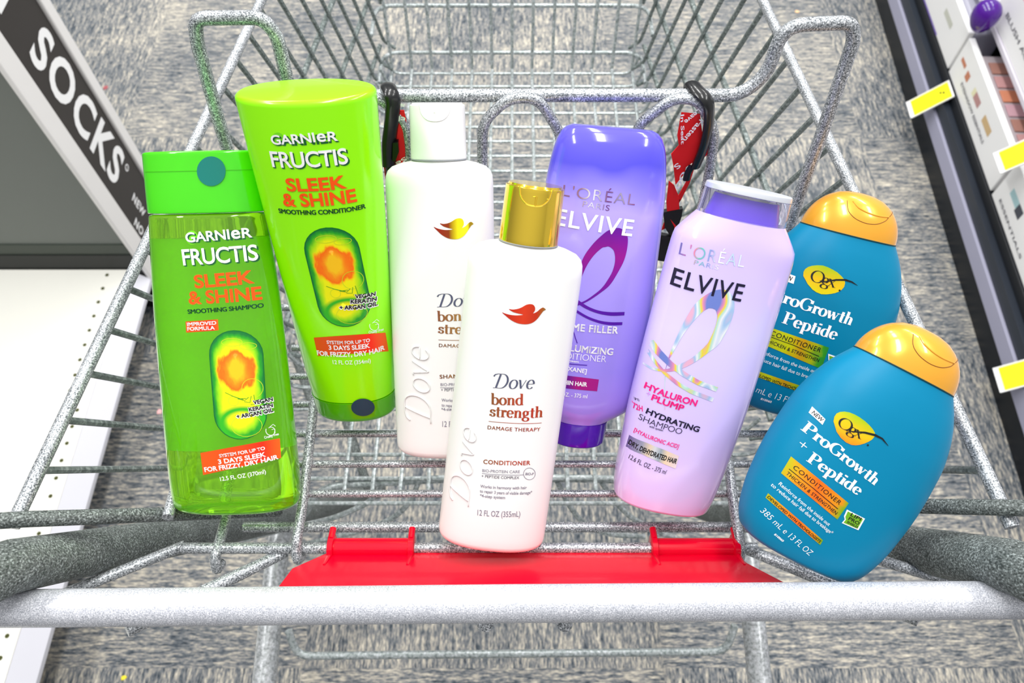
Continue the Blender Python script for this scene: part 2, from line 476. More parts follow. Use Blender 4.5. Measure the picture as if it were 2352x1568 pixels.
# ---- green shampoo and green conditioner
M_LIME = mat('lime_gloss', (154, 255, 0), .22, coat=.35)
M_LIMECAP = mat('green_cap', (96, 205, 0), .18, coat=.5, trans=.25)
M_GSCAP = mat('green_clear_cap', (84, 240, 10), .12, coat=.6, trans=.3)
M_TEAL = mat('teal_button', (0, 122, 112), .35, coat=.2)
M_TEAL2 = mat('dark_teal_button', (0, 66, 84), .4)
M_CAPS = capsule_mat()
M_BANNER = uvgrad('orange_banner', [(0, (228, 88, 10)), (.55, (228, 70, 10)), (.8, (255, 40, 10)), (1, (248, 100, 20))], 0, .4)
M_SHADOWINK = mat('deep_green_ink', (10, 92, 44), .5)

def fructis_print(P, e, T, shampoo):
    A = T['A']
    P.text('b', 'GARNI', A['g'][0], tuple(Vector(A['g'][0]).lerp(Vector(A['g'][1]), .66)), A['gh'], bold=.022)
    g0, g1 = Vector(A['g'][0]), Vector(A['g'][1])
    P.text('b', 'e', tuple(g0.lerp(g1, .685)), tuple(g0.lerp(g1, .82)), A['gh'] * 1.3, bold=.02)
    P.text('b', 'R', tuple(g0.lerp(g1, .845)), A['g'][1], A['gh'], bold=.022)
    P.text('f', 'FRUCTIS', A['f'][0], A['f'][1], A['fh'], bold=.016, spacing=.95)
    P.text('bs', 'GARNIER', tuple(g0 + Vector((2.2, 2))), tuple(g1 + Vector((3, 2.5))), A['gh'], bold=.03)
    P.text('fs', 'FRUCTIS', tuple(Vector(A['f'][0]) + Vector((2, 2.5))), tuple(Vector(A['f'][1]) + Vector((4, 2.5))), A['fh'], bold=.022, spacing=.95)
    P.poly('leaf', disc_pts(tuple(g0 + Vector((13, -11))), 14, 16))
    P.text('o', 'SLEEK', A['s'][0], A['s'][1], A['sh'], bold=.03, spacing=1.0)
    P.text('o', '& SHINE', A['n'][0], A['n'][1], A['sh'], bold=.03, spacing=1.0)
    P.text('d', A['sm'], A['m'][0], A['m'][1], A['mh'], bold=.028, spacing=.95)
    P.build('leaf', 'brand_leaf_dot', mat('leaf_green', (120, 220, 30), .3), .00012)
    P.build('bs', 'brand_lettering_shadow', M_SHADOWINK, .00022); P.build('b', 'brand_lettering', M_INKW, .00034)
    P.build('fs', 'product_lettering_shadow', M_SHADOWINK, .00026); P.build('f', 'product_lettering', M_INKW, .00038)
    P.build('o', 'range_lettering', M_ORANGE, .0003); P.build('d', 'type_lettering', M_DGREEN, .0003)
    top, bot, r = A['caps']; C = capsule_print(P, top, bot, r); a_, b_, rr, ax, side = C
    # build the capsule in its own axes so its picture follows it
    pts = stadium(a_, b_, rr, ax, side); H = (b_ - a_).length + 2 * rr
    P.raw('rim', *((lambda q: ([tuple(p) for p in q], [tuple(range(len(q)))]))(stadium(a_, b_, rr * 1.035, ax, side))))
    P.build('rim', 'capsule_rim', mat('capsule_rim', (8, 110, 48), .3), .0002)
    bm = bmesh.new(); vs = []; N = len(pts); mid = (a_ + b_) / 2
    rings = 9; allv = []
    for k in range(rings + 1):
        s = 1 - k / rings
        for p in pts:
            # shrink towards the axis segment
            t = max(0, min(1, (p - a_).dot(ax) / max(1e-9, (b_ - a_).length))); base = a_ + ax * (t * (b_ - a_).length)
            q = base + (p - base) * s; allv.append(q)
    V = [tuple(q) for q in allv]; F = [(k * N + i, k * N + (i + 1) % N, (k + 1) * N + (i + 1) % N, (k + 1) * N + i) for k in range(rings) for i in range(N)]
    o = decal(P.S, 'printed_capsule', V, F, M_CAPS, e, .0003)
    ul = o.data.uv_layers['UVMap']
    for lp in o.data.loops:
        c = o.data.vertices[lp.vertex_index].co; d = Vector((c.x, c.z)) - mid
        ul.data[lp.index].uv = (.5 + d.dot(side) / (2 * rr) * (1 if side.x > 0 else -1), .5 - d.dot(ax) / H)
    # bubbles and curls inside the capsule
    W = lambda x, y: mid + side * ((x - .5) * 2 * rr * (1 if side.x > 0 else -1)) - ax * ((y - .5) * H)
    for (x, y, q, hh) in ((.45, .9, .2, .035), (.75, .86, .16, .03), (.78, .47, .2, .09), (.4, .36, .1, .045), (.62, .12, .3, .1)):
        P.line('bub', [tuple(W(x + q * math.cos(t * .314), y + hh * math.sin(t * .314))) for t in range(21)], .0003, True)
    for k in range(5):
        P.line('bub2', [tuple(W(.25 + .12 * k, .44 - .03 * k)), tuple(W(.42 + .1 * k, .4 - .02 * k)), tuple(W(.6 + .05 * k, .37 + .01 * k))], .00035, True)
    P.build('bub', 'capsule_bubbles', mat('bubble_line', (205, 225, 40), .3), .0004)
    P.build('bub2', 'capsule_leaf', mat('leaf_line', (70, 160, 30), .3), .00042)
    for t_, (l, r_, h) in (('VEGAN', A['v']), ('KERATIN', A['k']), ('+ ARGAN OIL', A['r'])):
        P.text('vw', t_, tuple(Vector(l) + Vector((-1.5, 1))), tuple(Vector(r_) + Vector((1.5, 1))), h + 2, bold=.12)
        P.text('vk', t_, l, r_, h, bold=.035)
    P.build('vw', 'ingredient_halo', M_INKW, .00046); P.build('vk', 'ingredient_lettering', M_INK, .0006)
    rabbit(P, 'w', A['rab'], 11); P.text('w', 'Cruelty Free', A['cf'][0], A['cf'][1], 6, bold=.02)
    P.text('w', A['vol'], A['vl'][0], A['vl'][1], A['vh'], bold=.012)
    P.build('w', 'small_print', M_INKW, .0003)
    c = [Vector(q) for q in A['ban']]
    up = [tuple(c[0].lerp(c[1], i / 8)) for i in range(9)]; dn = [tuple(c[3].lerp(c[2], i / 8)) for i in range(9)]
    P.strip('ban', up, dn); P.build('ban', 'claim_banner', M_BANNER, .0002)
    for t_, (l, r_, h) in (('SYSTEM FOR UP TO', A['b1']), ('3 DAYS SLEEK', A['b2']), ('FOR FRIZZY, DRY HAIR', A['b3'])):
        P.text('bt', t_, l, r_, h, bold=.03)
    P.build('bt', 'claim_lettering', M_INKW, .00034)

# conditioner (opaque lime tube standing on its cap)
T_GC = [(0, 26.6, 18.5, 2.3), (3, 27.4, 19.2, 2.3), (18, 28.4, 20, 2.3), (38, 29.9, 20.6, 2.3), (85, 32.1, 22, 2.25), (138, 34.6, 23, 2.2), (185, 36.9, 24, 2.15), (216, 38.1, 24, 2.15)]
e, S = bottle('conditioner_tube', (822, 935), (700, 195), 27, T_GC)
tag(e, 'tall lime green conditioner tube on its cap, wide end up, orange SLEEK & SHINE', 'conditioner', 'green hair bottles at the left')
loft('tube_body', T_GC, 19, 217, M_LIME, e, r1=3)
loft('cap', T_GC, 0, 18.2, M_LIMECAP, e, r0=5, off=.3)
P = Print(S, e)
P.poly('btn', disc_pts((834, 934), 27, 20)); P.build('btn', 'cap_button', M_TEAL2, .0006)
ga = dict(g=((625, 331), (777, 322)), gh=22, f=((626, 382), (801, 374)), fh=36, s=((660, 437.5), (798, 430)), sh=30, n=((652, 471.5), (821, 461)), sm='SMOOTHING CONDITIONER', m=((641, 488), (841, 477)), mh=10.5,
  caps=((749, 524), (800, 748), 62), v=((815.6, 684), (863, 677), 9.5), k=((805.7, 695.5), (865.6, 688.5), 9.5), r=((780.5, 709), (868, 699), 9.5), rab=(860, 747), cf=((846.5, 765), (881, 757.6)),
  ban=((720.6, 774.8), (885.7, 763.3), (892.7, 806), (730, 817)), b1=((751, 788.5), (850.3, 783.7), 8), b2=((755.6, 802), (850.6, 797), 10.5), b3=((729, 814), (884.7, 801), 11), vol='12 FL OZ (354ml)', vl=((765, 835), (852, 831.5)), vh=9)
fructis_print(P, e, {'A': ga}, False)

# shampoo (clear green bottle)
T_GS = [(0, 38.5, 17, 2.4), (6, 40.5, 19, 2.4), (20, 41, 19.5, 2.4), (77, 39.8, 19.5, 2.4), (133, 37.9, 19, 2.4), (178, 35.2, 18.4, 2.4), (187, 34.6, 18, 2.4), (188, 34.8, 18.2, 2.4), (222.6, 34.2, 17.5, 2.4)]
def shell_mat():
    m = mat('green_clear_shell', (158, 238, 30), .04, coat=.6, trans=.8, ior=1.33)
    return m
e, S = bottle('shampoo_bottle', (547, 1160), (465, 347), 48, T_GS)
tag(e, 'see-through green shampoo bottle with bright green cap and round teal button on top', 'shampoo', 'green hair bottles at the left')
loft('bottle_shell', T_GS, 0, 187, shell_mat(), e, r0=3, r1=2)
T_IN = [(t[0], t[1] - 3.5, 4.0, 3) for t in T_GS]
loft('back_label', T_IN, 38, 172, mat('back_label_green', (150, 232, 0), .5), e).location = (0, .009, 0)
loft('cap', T_GS, 187.6, 222.6, M_GSCAP, e, r0=.6, r1=1.5)
P = Print(S, e)
P.poly('btn', disc_pts((486, 393), 33, 34)); P.build('btn', 'cap_button', M_TEAL, .0006)
P.line('seam', [(333 + i * 19, 394.5 - i * .4) for i in range(15)], .0004); P.build('seam', 'cap_seam', mat('cap_seam_green', (70, 190, 10), .3), .0003)
ga = dict(g=((428, 556.5), (580.6, 544)), gh=23, f=((421.7, 608.5), (594.7, 596)), fh=37, s=((448.5, 661), (586, 648.7)), sh=31, n=((434.7, 698), (603.5, 686)), sm='SMOOTHING SHAMPOO', m=((432, 720.3), (607, 705)), mh=10.5,
  caps=((537, 760), (554.6, 1007), 61.5), v=((583, 928), (628, 919), 9.5), k=((573, 944), (628, 933), 9.5), r=((545, 960), (629, 944), 9.5), rab=(622, 988), cf=((608, 1007), (641, 998)),
  ban=((460.5, 1039.6), (643, 1006), (645.8, 1051), (466.8, 1090.5)), b1=((504.7, 1050), (609.6, 1031.6), 8), b2=((502.6, 1065), (611.8, 1047), 11), b3=((471, 1083), (640.5, 1052.6), 11), vol='12.5 FL OZ (370ml)', vl=((507, 1104), (611.7, 1086)), vh=9.5)
fructis_print(P, e, {'A': ga}, True)
P.poly('imp', [(426.5, 738), (501, 733), (502.6, 758), (428, 763.5)]); P.build('imp', 'formula_banner', M_BANNER, .0002)
P.text('it', 'IMPROVED', (430.4, 748.4), (497.7, 744.6), 8.5, bold=.03); P.text('it', 'FORMULA', (431, 759), (494, 756), 8.5, bold=.03)
P.build('it', 'formula_lettering', M_INKW, .00034)

# ---- white bottles
T_DV = [(0, 32.6, 19, 2.3), (8, 33.4, 20, 2.3), (60, 33.2, 20.2, 2.3), (140, 32.8, 20.2, 2.3), (176, 32.6, 20, 2.3), (180.5, 32.2, 19.7, 2.25), (183.5, 31, 19, 2.2), (186, 28.3, 18, 2.1), (188, 23, 16.6, 2.05), (189, 18, 15.8, 2), (190, 15.6, 15.4, 2)]
BIRD = [(932, 1352), (905, 1332), (875, 1345), (845, 1372), (805, 1390), (822, 1360), (822, 1330), (805, 1305), (775, 1298), (735, 1305), (690, 1330), (650, 1345), (600, 1352), (560, 1347), (600, 1375), (650, 1390), (705, 1403), (640, 1410), (580, 1405), (530, 1393), (492, 1380), (530, 1415), (580, 1455), (640, 1485), (700, 1497), (760, 1495), (810, 1475), (850, 1440), (880, 1400), (905, 1368)]
M_COPPER = uvgrad('copper_foil', [(0, (150, 92, 50)), (.45, (190, 80, 50)), (.8, (200, 60, 40)), (1, (190, 84, 50))], 0, .3, .3)
M_GOLDF = uvgrad('gold_foil', [(0, (150, 92, 60)), (.4, (176, 130, 70)), (1, (196, 150, 70))], 0, .3, .3)
def white_bottle(name, label, base, top, cap_mat, bird_box, bird_mat, foil, A):
    e, S = bottle(name, base, top, 43, T_DV)
    tag(e, label, 'shampoo' if 'shampoo' in name else 'conditioner', 'white bottles in the middle')
    loft('bottle_body', T_DV, 0, 190, M_WHITE, e, r0=5)
    C = [(190.5, 16.7, 16.7, 2), (222, 16.2, 16.2, 2)]
    T2 = [(190.6, 16.7, 16.7, 2), (222, 16.3, 16.3, 2)]
    ob = loft('cap', T2, 190.6, 221.6, cap_mat, e, r0=.4, r1=.8, seg=96)
    # disc of the flip lid, with its front lip curving down over the cap
    mb = MB(); r = .0152
    ring = [(r * math.cos(t * math.pi / 24), r * math.sin(t * math.pi / 24)) for t in range(48)]
    mb.add([(x, y, .2214) for x, y in ring] + [(x * .97, y * .97, .2226) for x, y in ring], [tuple(range(48))[::-1], tuple(range(48, 96))] + [(i, (i + 1) % 48, 48 + (i + 1) % 48, 48 + i) for i in range(48)])
    lid = mb.build('flip_lid', cap_mat, ob)
    CS = Surf(S.O, S.rot, T2); mb = MB(); pts = []
    for i in range(25):
        t = -1 + i / 12; u = t * .0088 / 1.0; v = .2216 - .0092 * math.sqrt(max(0, 1 - abs(t) ** 2.6)); ca = CS.put(u, v, .00005); pts.append(ca)
    mb.tube(pts, .00042, 6); mb.build('lid_groove', cap_mat, ob)
    mb = MB(); mb.tube([CS.put(.0006, .2122, 0), CS.put(.0006, .2175, 0)], .0005, 6); mb.tube([CS.put(-.0075, .2165, 0), CS.put(0, .2172, 0), CS.put(.0075, .2165, 0)], .0003, 6); mb.build('lid_catch', cap_mat, ob)
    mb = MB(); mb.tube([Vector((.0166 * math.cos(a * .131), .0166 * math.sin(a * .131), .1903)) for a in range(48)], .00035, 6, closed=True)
    mb.build('neck_shade_line', mat('neck_shadow_ring', (150, 155, 160), .4), ob)  # grey ring paints the shade line where the cap meets the neck
    P = Print(S, e)
    x0, y0, x1, y1 = bird_box; s = lambda p: (x0 + (p[0] - 492) / 440 * (x1 - x0), y0 + (p[1] - 1298) / 199 * (y1 - y0))
    P.poly('bird', [s(p) for p in smooth([q for q in BIRD[:]] , 3)]); P.build('bird', 'bird_emblem', bird_mat, .0002)
    P.text('dv', 'Dove', *A['dove'], font=SCRIPT); P.build('dv', 'brand_lettering', M_GREYINK, .0002)
    P.text('bd', 'bond', *A['bond'], font=BOOK); P.text('bd', 'strength', *A['str'], font=BOOK)
    P.line('bd', A['ln'], .0003); P.text('bd', 'DAMAGE THERAPY', *A['dt'], bold=.01, spacing=1.1)
    P.text('bd', A['kind'], *A['kd'], bold=.02, spacing=1.1); P.build('bd', 'range_lettering', foil, .0002)
    for t_, k in (('BIO-PROTEIN CARE', 'bp'), ('+ PEPTIDE COMPLEX', 'pc'), ('Works in harmony with hair', 'w1'), ('to repair 3 years of visible damage*', 'w2'), ('*4-step system', 'w3'), (A['vol'], 'vl')):
        P.text('sm', t_, *A[k], bold=.004 if k in ('bp', 'pc', 'vl') else .012)
    P.line('sm', A['ln2'], .0003); ring2(P, 'sm', A['ring'], 13.5, .0003); c = A['ring']
    P.text('sm', 'BIO-P', (c[0] - 9.5, c[1] + 3), (c[0] + 9.5, c[1] + 3), 6, bold=.02)
    P.build('sm', 'small_print', M_GREYTXT, .0002)
    P.text('em', 'Dove', *A['emb'], font=EMB)
    o = P.build('em', 'embossed_lettering', M_WHITE, .0001)
    md = o.modifiers.new('t', 'SOLIDIFY'); md.thickness = .0006; md.offset = 1
    return e
M_FOILY = uvgrad('gold_bird_foil', [(0, (160, 20, 10)), (.38, (150, 60, 10)), (.5, (210, 180, 0)), (.6, (245, 235, 10)), (.85, (240, 225, 0)), (.9, (160, 130, 10)), (1, (170, 140, 20))], 0, .25, .2)
M_FOILR = uvgrad('red_bird_foil', [(0, (190, 35, 20)), (.5, (225, 60, 25)), (.8, (200, 50, 20)), (1, (150, 110, 40))], 0, .25, .2)
white_bottle('shampoo_bottle', 'white shampoo bottle with white flip cap and yellow and red bird', (1028, 1030), (1004, 235), M_WHITE, (996, 501, 1088, 549), M_FOILY, M_GOLDF,
  dict(dove=((1004, 705), (1104, 698), 30), bond=((1005, 737.5), (1080, 734), 24), str=((1006, 765), (1128, 759), 24), ln=[(1007, 780), (1129, 773)], dt=((1008, 796.5), (1130, 789.5), 8), kind='SHAMPOO', kd=((1010, 869), (1088, 864), 9),
    bp=((1012, 886), (1098, 881), 6.5), ln2=[(1011, 890), (1104, 884)], pc=((1013, 898), (1098, 894), 6.5), ring=(1120, 882), w1=((1014, 921.5), (1120, 916), 7), w2=((1014, 933), (1132, 927), 7), w3=((1014, 943), (1072, 940), 7), vol='12 FL OZ (355mL)', vl=((1016, 979.5), (1114, 974), 13),
    emb=((990, 972), (984, 795), 58)))
M_GOLD = mat('gold_mirror', (255, 218, 70), .13, metal=.9, coat=.3)
white_bottle('conditioner_bottle', 'white conditioner bottle with shiny gold cap and red bird', (1127, 1235), (1229, 432), M_GOLD, (1153, 698, 1254, 744), M_FOILR, M_COPPER,
  dict(dove=((1132, 890), (1228, 892), 33), bond=((1128, 928), (1202, 929.5), 26), str=((1124, 955), (1246, 957), 26), ln=[(1122.4, 967), (1244, 970.5)], dt=((1119.7, 984.8), (1240.7, 989), 8.5), kind='CONDITIONER', kd=((1110, 1064), (1218, 1066.5), 10),
    bp=((1107.7, 1083), (1194, 1085.7), 6.5), ln2=[(1107, 1086.6), (1202, 1090)], pc=((1106, 1095.5), (1192.5, 1099.5), 6.5), ring=(1216, 1087.5), w1=((1103, 1119), (1210, 1122), 7), w2=((1102, 1130), (1222, 1133), 7), w3=((1102, 1140.5), (1160, 1145.5), 7), vol='12 FL OZ (355mL)', vl=((1096.5, 1182.6), (1194.7, 1185.7), 13),
    emb=((1076, 1163), (1096, 985), 46)))

# ---- purple conditioner (upside down, standing on its cap)
def tall_mat(name, stops, lo, hi, rough=.15, coat=.7):
    m = mat(name, stops[0][1], rough, coat=coat); nt, ns, L, b = nodes(m)
    tc = ns.new('ShaderNodeTexCoord'); sp = ns.new('ShaderNodeSeparateXYZ'); L.new(tc.outputs['Object'], sp.inputs[0])
    n = ns.new('ShaderNodeTexNoise'); n.inputs['Scale'].default_value = 35; n.inputs['Detail'].default_value = 1; L.new(tc.outputs['Object'], n.inputs['Vector'])
    ad = ns.new('ShaderNodeMath'); ad.operation = 'MULTIPLY_ADD'; ad.inputs[1].default_value = .02; L.new(n.outputs['Fac'], ad.inputs[0]); L.new(sp.outputs[2], ad.inputs[2])
    mr = ns.new('ShaderNodeMapRange'); mr.inputs[1].default_value = lo; mr.inputs[2].default_value = hi; L.new(ad.outputs[0], mr.inputs[0])
    r = ramp(ns, stops); L.new(mr.outputs[0], r.inputs['Fac']); L.new(r.outputs['Color'], b.inputs['Base Color'])
    return m
T_EC = [(0, 18.4, 17, 2.1), (2, 18.8, 17.4, 2.1), (16, 19.8, 18, 2.1), (17.5, 20.5, 18, 2.1), (22, 27.5, 20, 2.2), (28, 35, 21.4, 2.3), (34, 37.8, 22, 2.4), (43, 39.1, 22.4, 2.4), (85, 38.8, 22.6, 2.4), (125, 37.9, 22.4, 2.4), (158, 37.2, 22, 2.4), (172, 36.4, 21.4, 2.4), (187, 34.4, 20.4, 2.5), (195, 32.4, 19, 2.6), (199.5, 30.4, 17.4, 2.6), (202.5, 27.5, 15, 2.6), (204, 24, 12, 2.6)]
e, S = bottle('conditioner_bottle', (1322, 1005), (1405, 305), 42, T_EC)
tag(e, 'deep lavender conditioner bottle standing upside down with dark purple cap below, white ELVIVE', 'conditioner', 'purple hair bottles')
loft('bottle_body', T_EC, 17.2, 204, tall_mat('violet_body', [(0, (176, 140, 240)), (.25, (158, 140, 240)), (.8, (182, 165, 250)), (.88, (140, 128, 240)), (.94, (84, 78, 222)), (1, (96, 88, 226))], .02, .205, coat=.5), e)
loft('cap', T_EC, 0, 17.0, mat('purple_cap', (84, 0, 190), .14, coat=.6, trans=.15), e, r0=1.5, off=.3)
M_FOILP = uvgrad('mauve_foil', [(0, (140, 100, 150)), (.25, (160, 120, 150)), (.4, (240, 238, 250)), (.5, (190, 180, 210)), (.62, (120, 60, 130)), (.8, (170, 160, 190)), (1, (150, 90, 150))], 0, .25, .3)
M_LOOP = uvgrad('magenta_loop_ink', [(0, (70, 0, 170)), (.4, (84, 0, 160)), (.8, (150, 0, 140)), (1, (96, 0, 150))], 1, .3)
P = Print(S, e)
P.text('l', "L'OR\u00c9AL", (1291, 449), (1457.5, 471.4), 25, bold=-.004, spacing=1.1); P.text('l', 'PARIS', (1337.4, 474), (1399, 484.4), 13, bold=-.002, spacing=1.1)
P.build('l', 'brand_lettering', M_FOILP, .0002)
P.text('e', 'ELVIVE', (1273, 514), (1451, 542), 38, bold=.012, spacing=1.08); P.build('e', 'product_lettering', M_INKW, .00036)
P.text('e', 'VOLUME FILLER', (1249, 747), (1418.7, 765.5), 17, bold=.03, spacing=1.1); P.text('e', 'VOLUMIZING', (1276, 800), (1407.4, 814.7), 16, bold=.025)
P.text('e', 'CONDITIONER', (1250, 814), (1391.4, 831.3), 14, bold=-.012, spacing=.95); P.text('e', 'with system', (1280, 825.5), (1329, 832.6), 5, bold=.02)
P.text('e', '[FILLOXANE]', (1262, 842), (1346.7, 856.8), 10, bold=.02)
P.text('e', '12.6 FL. OZ. - 375 ml', (1252, 902), (1348.5, 914), 9, bold=.01)
P.build('e', 'type_lettering', M_INKW, .00036)
P.strip('loop', [(1325, 660), (1329.5, 643), (1337, 598), (1359, 563.5), (1384, 538.6), (1401.6, 527), (1424, 523.7), (1440, 538.6), (1441.4, 563.5), (1434, 595.8), (1419, 625.6), (1401.6, 653), (1382, 670), (1349, 692), (1320, 704)],
  [(1326, 662), (1333, 643), (1347, 611), (1364, 586), (1381.7, 569.7), (1390, 567), (1399, 566), (1410, 576), (1412.8, 598), (1406.6, 623), (1394, 645.5), (1384, 659), (1370, 672), (1344, 690), (1319, 699)])
P.strip('loop', [(1300, 668), (1322.5, 684.6), (1349, 702.5), (1375, 712.7), (1403, 716.5), (1434.7, 716)], [(1300, 677), (1322, 693), (1344, 707.6), (1372, 719), (1403, 724.7), (1434, 723.7)])
P.strip('loop', [(1300, 696), (1319, 707.6), (1349, 725.5), (1377, 735.7), (1403, 739.5), (1429.6, 739.5)], [(1300, 701), (1319, 714), (1346.7, 730.6), (1377, 742), (1403, 746.4), (1429, 746)])
P.line('loop', [(1316, 756), (1321, 774), (1326, 788)], .0005); P.line('loop', [(1301, 834.5), (1348.5, 838.5)], .0005)
P.build('loop', 'loop_emblem', M_LOOP, .0002)
P.strip('ban', [(1240, 853), (1295.7, 861), (1335, 866), (1375.6, 871)], [(1235, 882), (1290.6, 890), (1331, 894.5), (1371.5, 898)])
P.build('ban', 'hair_type_banner', uvgrad('magenta_banner', [(0, (70, 0, 170)), (.5, (110, 0, 140)), (.65, (170, 0, 124)), (1, (166, 0, 130))], 0), .0002)
P.text('bt', 'FINE, THIN HAIR', (1257, 875), (1348, 887), 10, bold=.03); P.build('bt', 'hair_type_lettering', M_INKW, .0004)

# ---- pale lilac shampoo
T_ES = [(0, 29.5, 18.5, 2.4), (3, 31, 20, 2.4), (12, 32.6, 21, 2.5), (25, 33.8, 21.6, 2.5), (70, 36, 22, 2.5), (110, 36.4, 22, 2.5), (150, 36.2, 21.6, 2.5), (168, 35.9, 21, 2.5), (174, 35.2, 20.6, 2.4), (178, 32.6, 20, 2.3), (183, 29, 19, 2.2), (187, 26, 18.2, 2.1)]
e, S = bottle('shampoo_bottle', (1514, 1150), (1720, 438), 42, T_ES)
tag(e, 'pale lilac shampoo bottle with clear cap and silver lid, black ELVIVE and shimmering loop', 'shampoo', 'purple hair bottles')
loft('bottle_body', T_ES, 0, 187, tall_mat('lilac_body', [(0, (240, 196, 240)), (.12, (226, 200, 250)), (.4, (214, 196, 252)), (.7, (218, 206, 252)), (1, (206, 186, 250))], 0, .187, coat=.6), e, r0=3)
T_CP = [(186, 25.9, 18.4, 2.1), (203, 24.9, 17.6, 2.1)]
cp = loft('cap', T_CP, 186.6, 200.8, mat('clear_lilac_cap', (232, 230, 255), .03, trans=.95, ior=1.15, coat=.5), e, r0=.3)
loft('cap_neck', [(185, 20.5, 14, 2), (190, 19.5, 13.5, 2), (199, 17.5, 12.5, 2)], 186, 199, mat('violet_neck', (122, 88, 224), .25, coat=.4), cp)
loft('silver_lid', [(200.8, 25.2, 18, 2.1), (204.5, 24.8, 17.6, 2.1)], 200.9, 204.4, mat('silver_lid', (226, 230, 238), .3, metal=.4), cp, r0=.4, r1=.8)
def holo(name, a):
    m = mat(name, (220, 220, 250), .22, metal=.3); nt, ns, L, b = nodes(m)
    uv = ns.new('ShaderNodeUVMap'); uv.uv_map = 'UVMap'; n = ns.new('ShaderNodeTexNoise'); n.inputs['Scale'].default_value = a; n.inputs['Detail'].default_value = 0
    L.new(uv.outputs['UV'], n.inputs['Vector'])
    r = ramp(ns, [(.28, (120, 140, 220)), (.38, (240, 150, 190)), (.44, (250, 230, 60)), (.5, (190, 235, 225)), (.56, (250, 250, 255)), (.63, (170, 205, 245)), (.72, (245, 190, 220))])
    L.new(n.outputs['Fac'], r.inputs['Fac']); L.new(r.outputs['Color'], b.inputs['Base Color']); return m
P = Print(S, e)
P.text('l', "L'OR\u00c9AL", (1558.4, 583), (1707.6, 613.8), 27, bold=-.006, spacing=1.15); P.text('l', 'PARIS', (1593, 606.5), (1649, 619.5), 10, bold=-.006, spacing=1.1)
P.build('l', 'brand_lettering', uvgrad('pale_foil', [(0, (104, 110, 190)), (.2, (236, 130, 170)), (.3, (110, 205, 190)), (.45, (150, 160, 225)), (.6, (250, 250, 250)), (.8, (190, 215, 240)), (1, (250, 250, 255))], 0, .3, .2), .0002)
P.text('e', 'ELVIVE', (1538, 651), (1701, 692), 40, bold=.01, spacing=1.1); P.build('e', 'product_lettering', M_NAVY, .0004)
P.text('e', 'HYDRATING', (1482, 947), (1604, 991.6), 13, bold=.03); P.text('e', 'SHAMPOO', (1465, 960.5), (1564, 997), 12.5, bold=-.012, spacing=.95)
P.build('e', 'type_lettering', M_NAVY, .0004)
P.text('e', 'UP TO', (1457, 916.6), (1468.5, 920.6), 5, bold=.02); P.build('e', 'small_print', M_NAVY, .0004); P.text('e', 'with system', (1490.5, 979.6), (1522, 990), 5, bold=.01)
P.build('e', 'small_print', M_NAVY, .0004)
P.text('e', '12.6 FL. OZ. - 375 ml', (1442.8, 1051), (1528, 1088.6), 10, bold=0)
P.build('e', 'volume_lettering', M_NAVY, .0004)
P.text('p', 'HYALURON', (1478, 888.5), (1598.4, 932), 14.5, bold=.03); P.text('p', 'PLUMP', (1494.5, 916.6), (1568, 943.4), 14.5, bold=.03); P.text('p', '72H', (1453, 935), (1476, 944), 12, bold=.02)
P.text('p', '[HYALURONIC ACID]', (1455, 989), (1557.4, 1029), 9, bold=.015); P.build('p', 'pink_lettering', mat('pink_ink', (240, 24, 130), .35), .0004)
P.text('pl', '+', (1484, 908), (1493, 911), 12, bold=.01); P.build('pl', 'plus_sign', mat('lilac_ink', (214, 160, 240), .35), .0003)
P.strip('loop', [(1534, 824), (1545.7, 793), (1562, 757), (1577.6, 726.5), (1598, 696), (1623.5, 675.5), (1649, 665), (1672, 668), (1684.7, 685.7), (1686, 711), (1677, 742), (1659, 777.5), (1646, 795), (1631, 806), (1604, 826), (1577.5, 841), (1550.7, 851), (1524, 853), (1497, 848), (1475.7, 835)],
  [(1537, 824), (1552, 798), (1570, 767), (1593, 737), (1613, 716), (1625, 708.5), (1631, 707), (1640, 709), (1645, 714), (1647.7, 729), (1641, 754.6), (1628.6, 782.7), (1620, 794), (1609.7, 804), (1588, 822), (1561.4, 836), (1545, 843), (1524, 847.5), (1498, 843), (1477, 831)])
P.line('loop', [(1493, 782), (1513, 809), (1540, 835.6), (1572, 859.7), (1604, 878.4), (1647, 894)], [.0042, .004, .0034, .0032, .003, .003])
P.line('loop', [(1485, 801), (1505, 831), (1526.6, 856), (1556, 880), (1588, 899), (1638, 918)], [.002, .002, .002, .0023, .0025, .0026])
P.line('loop', [(1535, 823), (1528, 850), (1526, 900), (1527, 941)], .0003)
P.build('loop', 'loop_emblem', holo('holographic_foil', 4.0), .0002)
P.strip('ban', [(1445, 997.8), (1485, 1016), (1525, 1032), (1559.6, 1046.5)], [(1437, 1024.3), (1476, 1043), (1516, 1061), (1552, 1076)])
P.build('ban', 'hair_type_banner', uvgrad('silver_banner', [(0, (120, 100, 165)), (.25, (165, 168, 190)), (.4, (240, 220, 190)), (.5, (225, 230, 235)), (.62, (165, 180, 190)), (.75, (250, 225, 190)), (1, (245, 225, 230))], 0, .25, .3), .0002)
P.text('bt', 'DRY, DEHYDRATED HAIR', (1442, 1017), (1552.6, 1064.5), 11, bold=.03); P.build('bt', 'hair_type_lettering', M_INK, .00035)

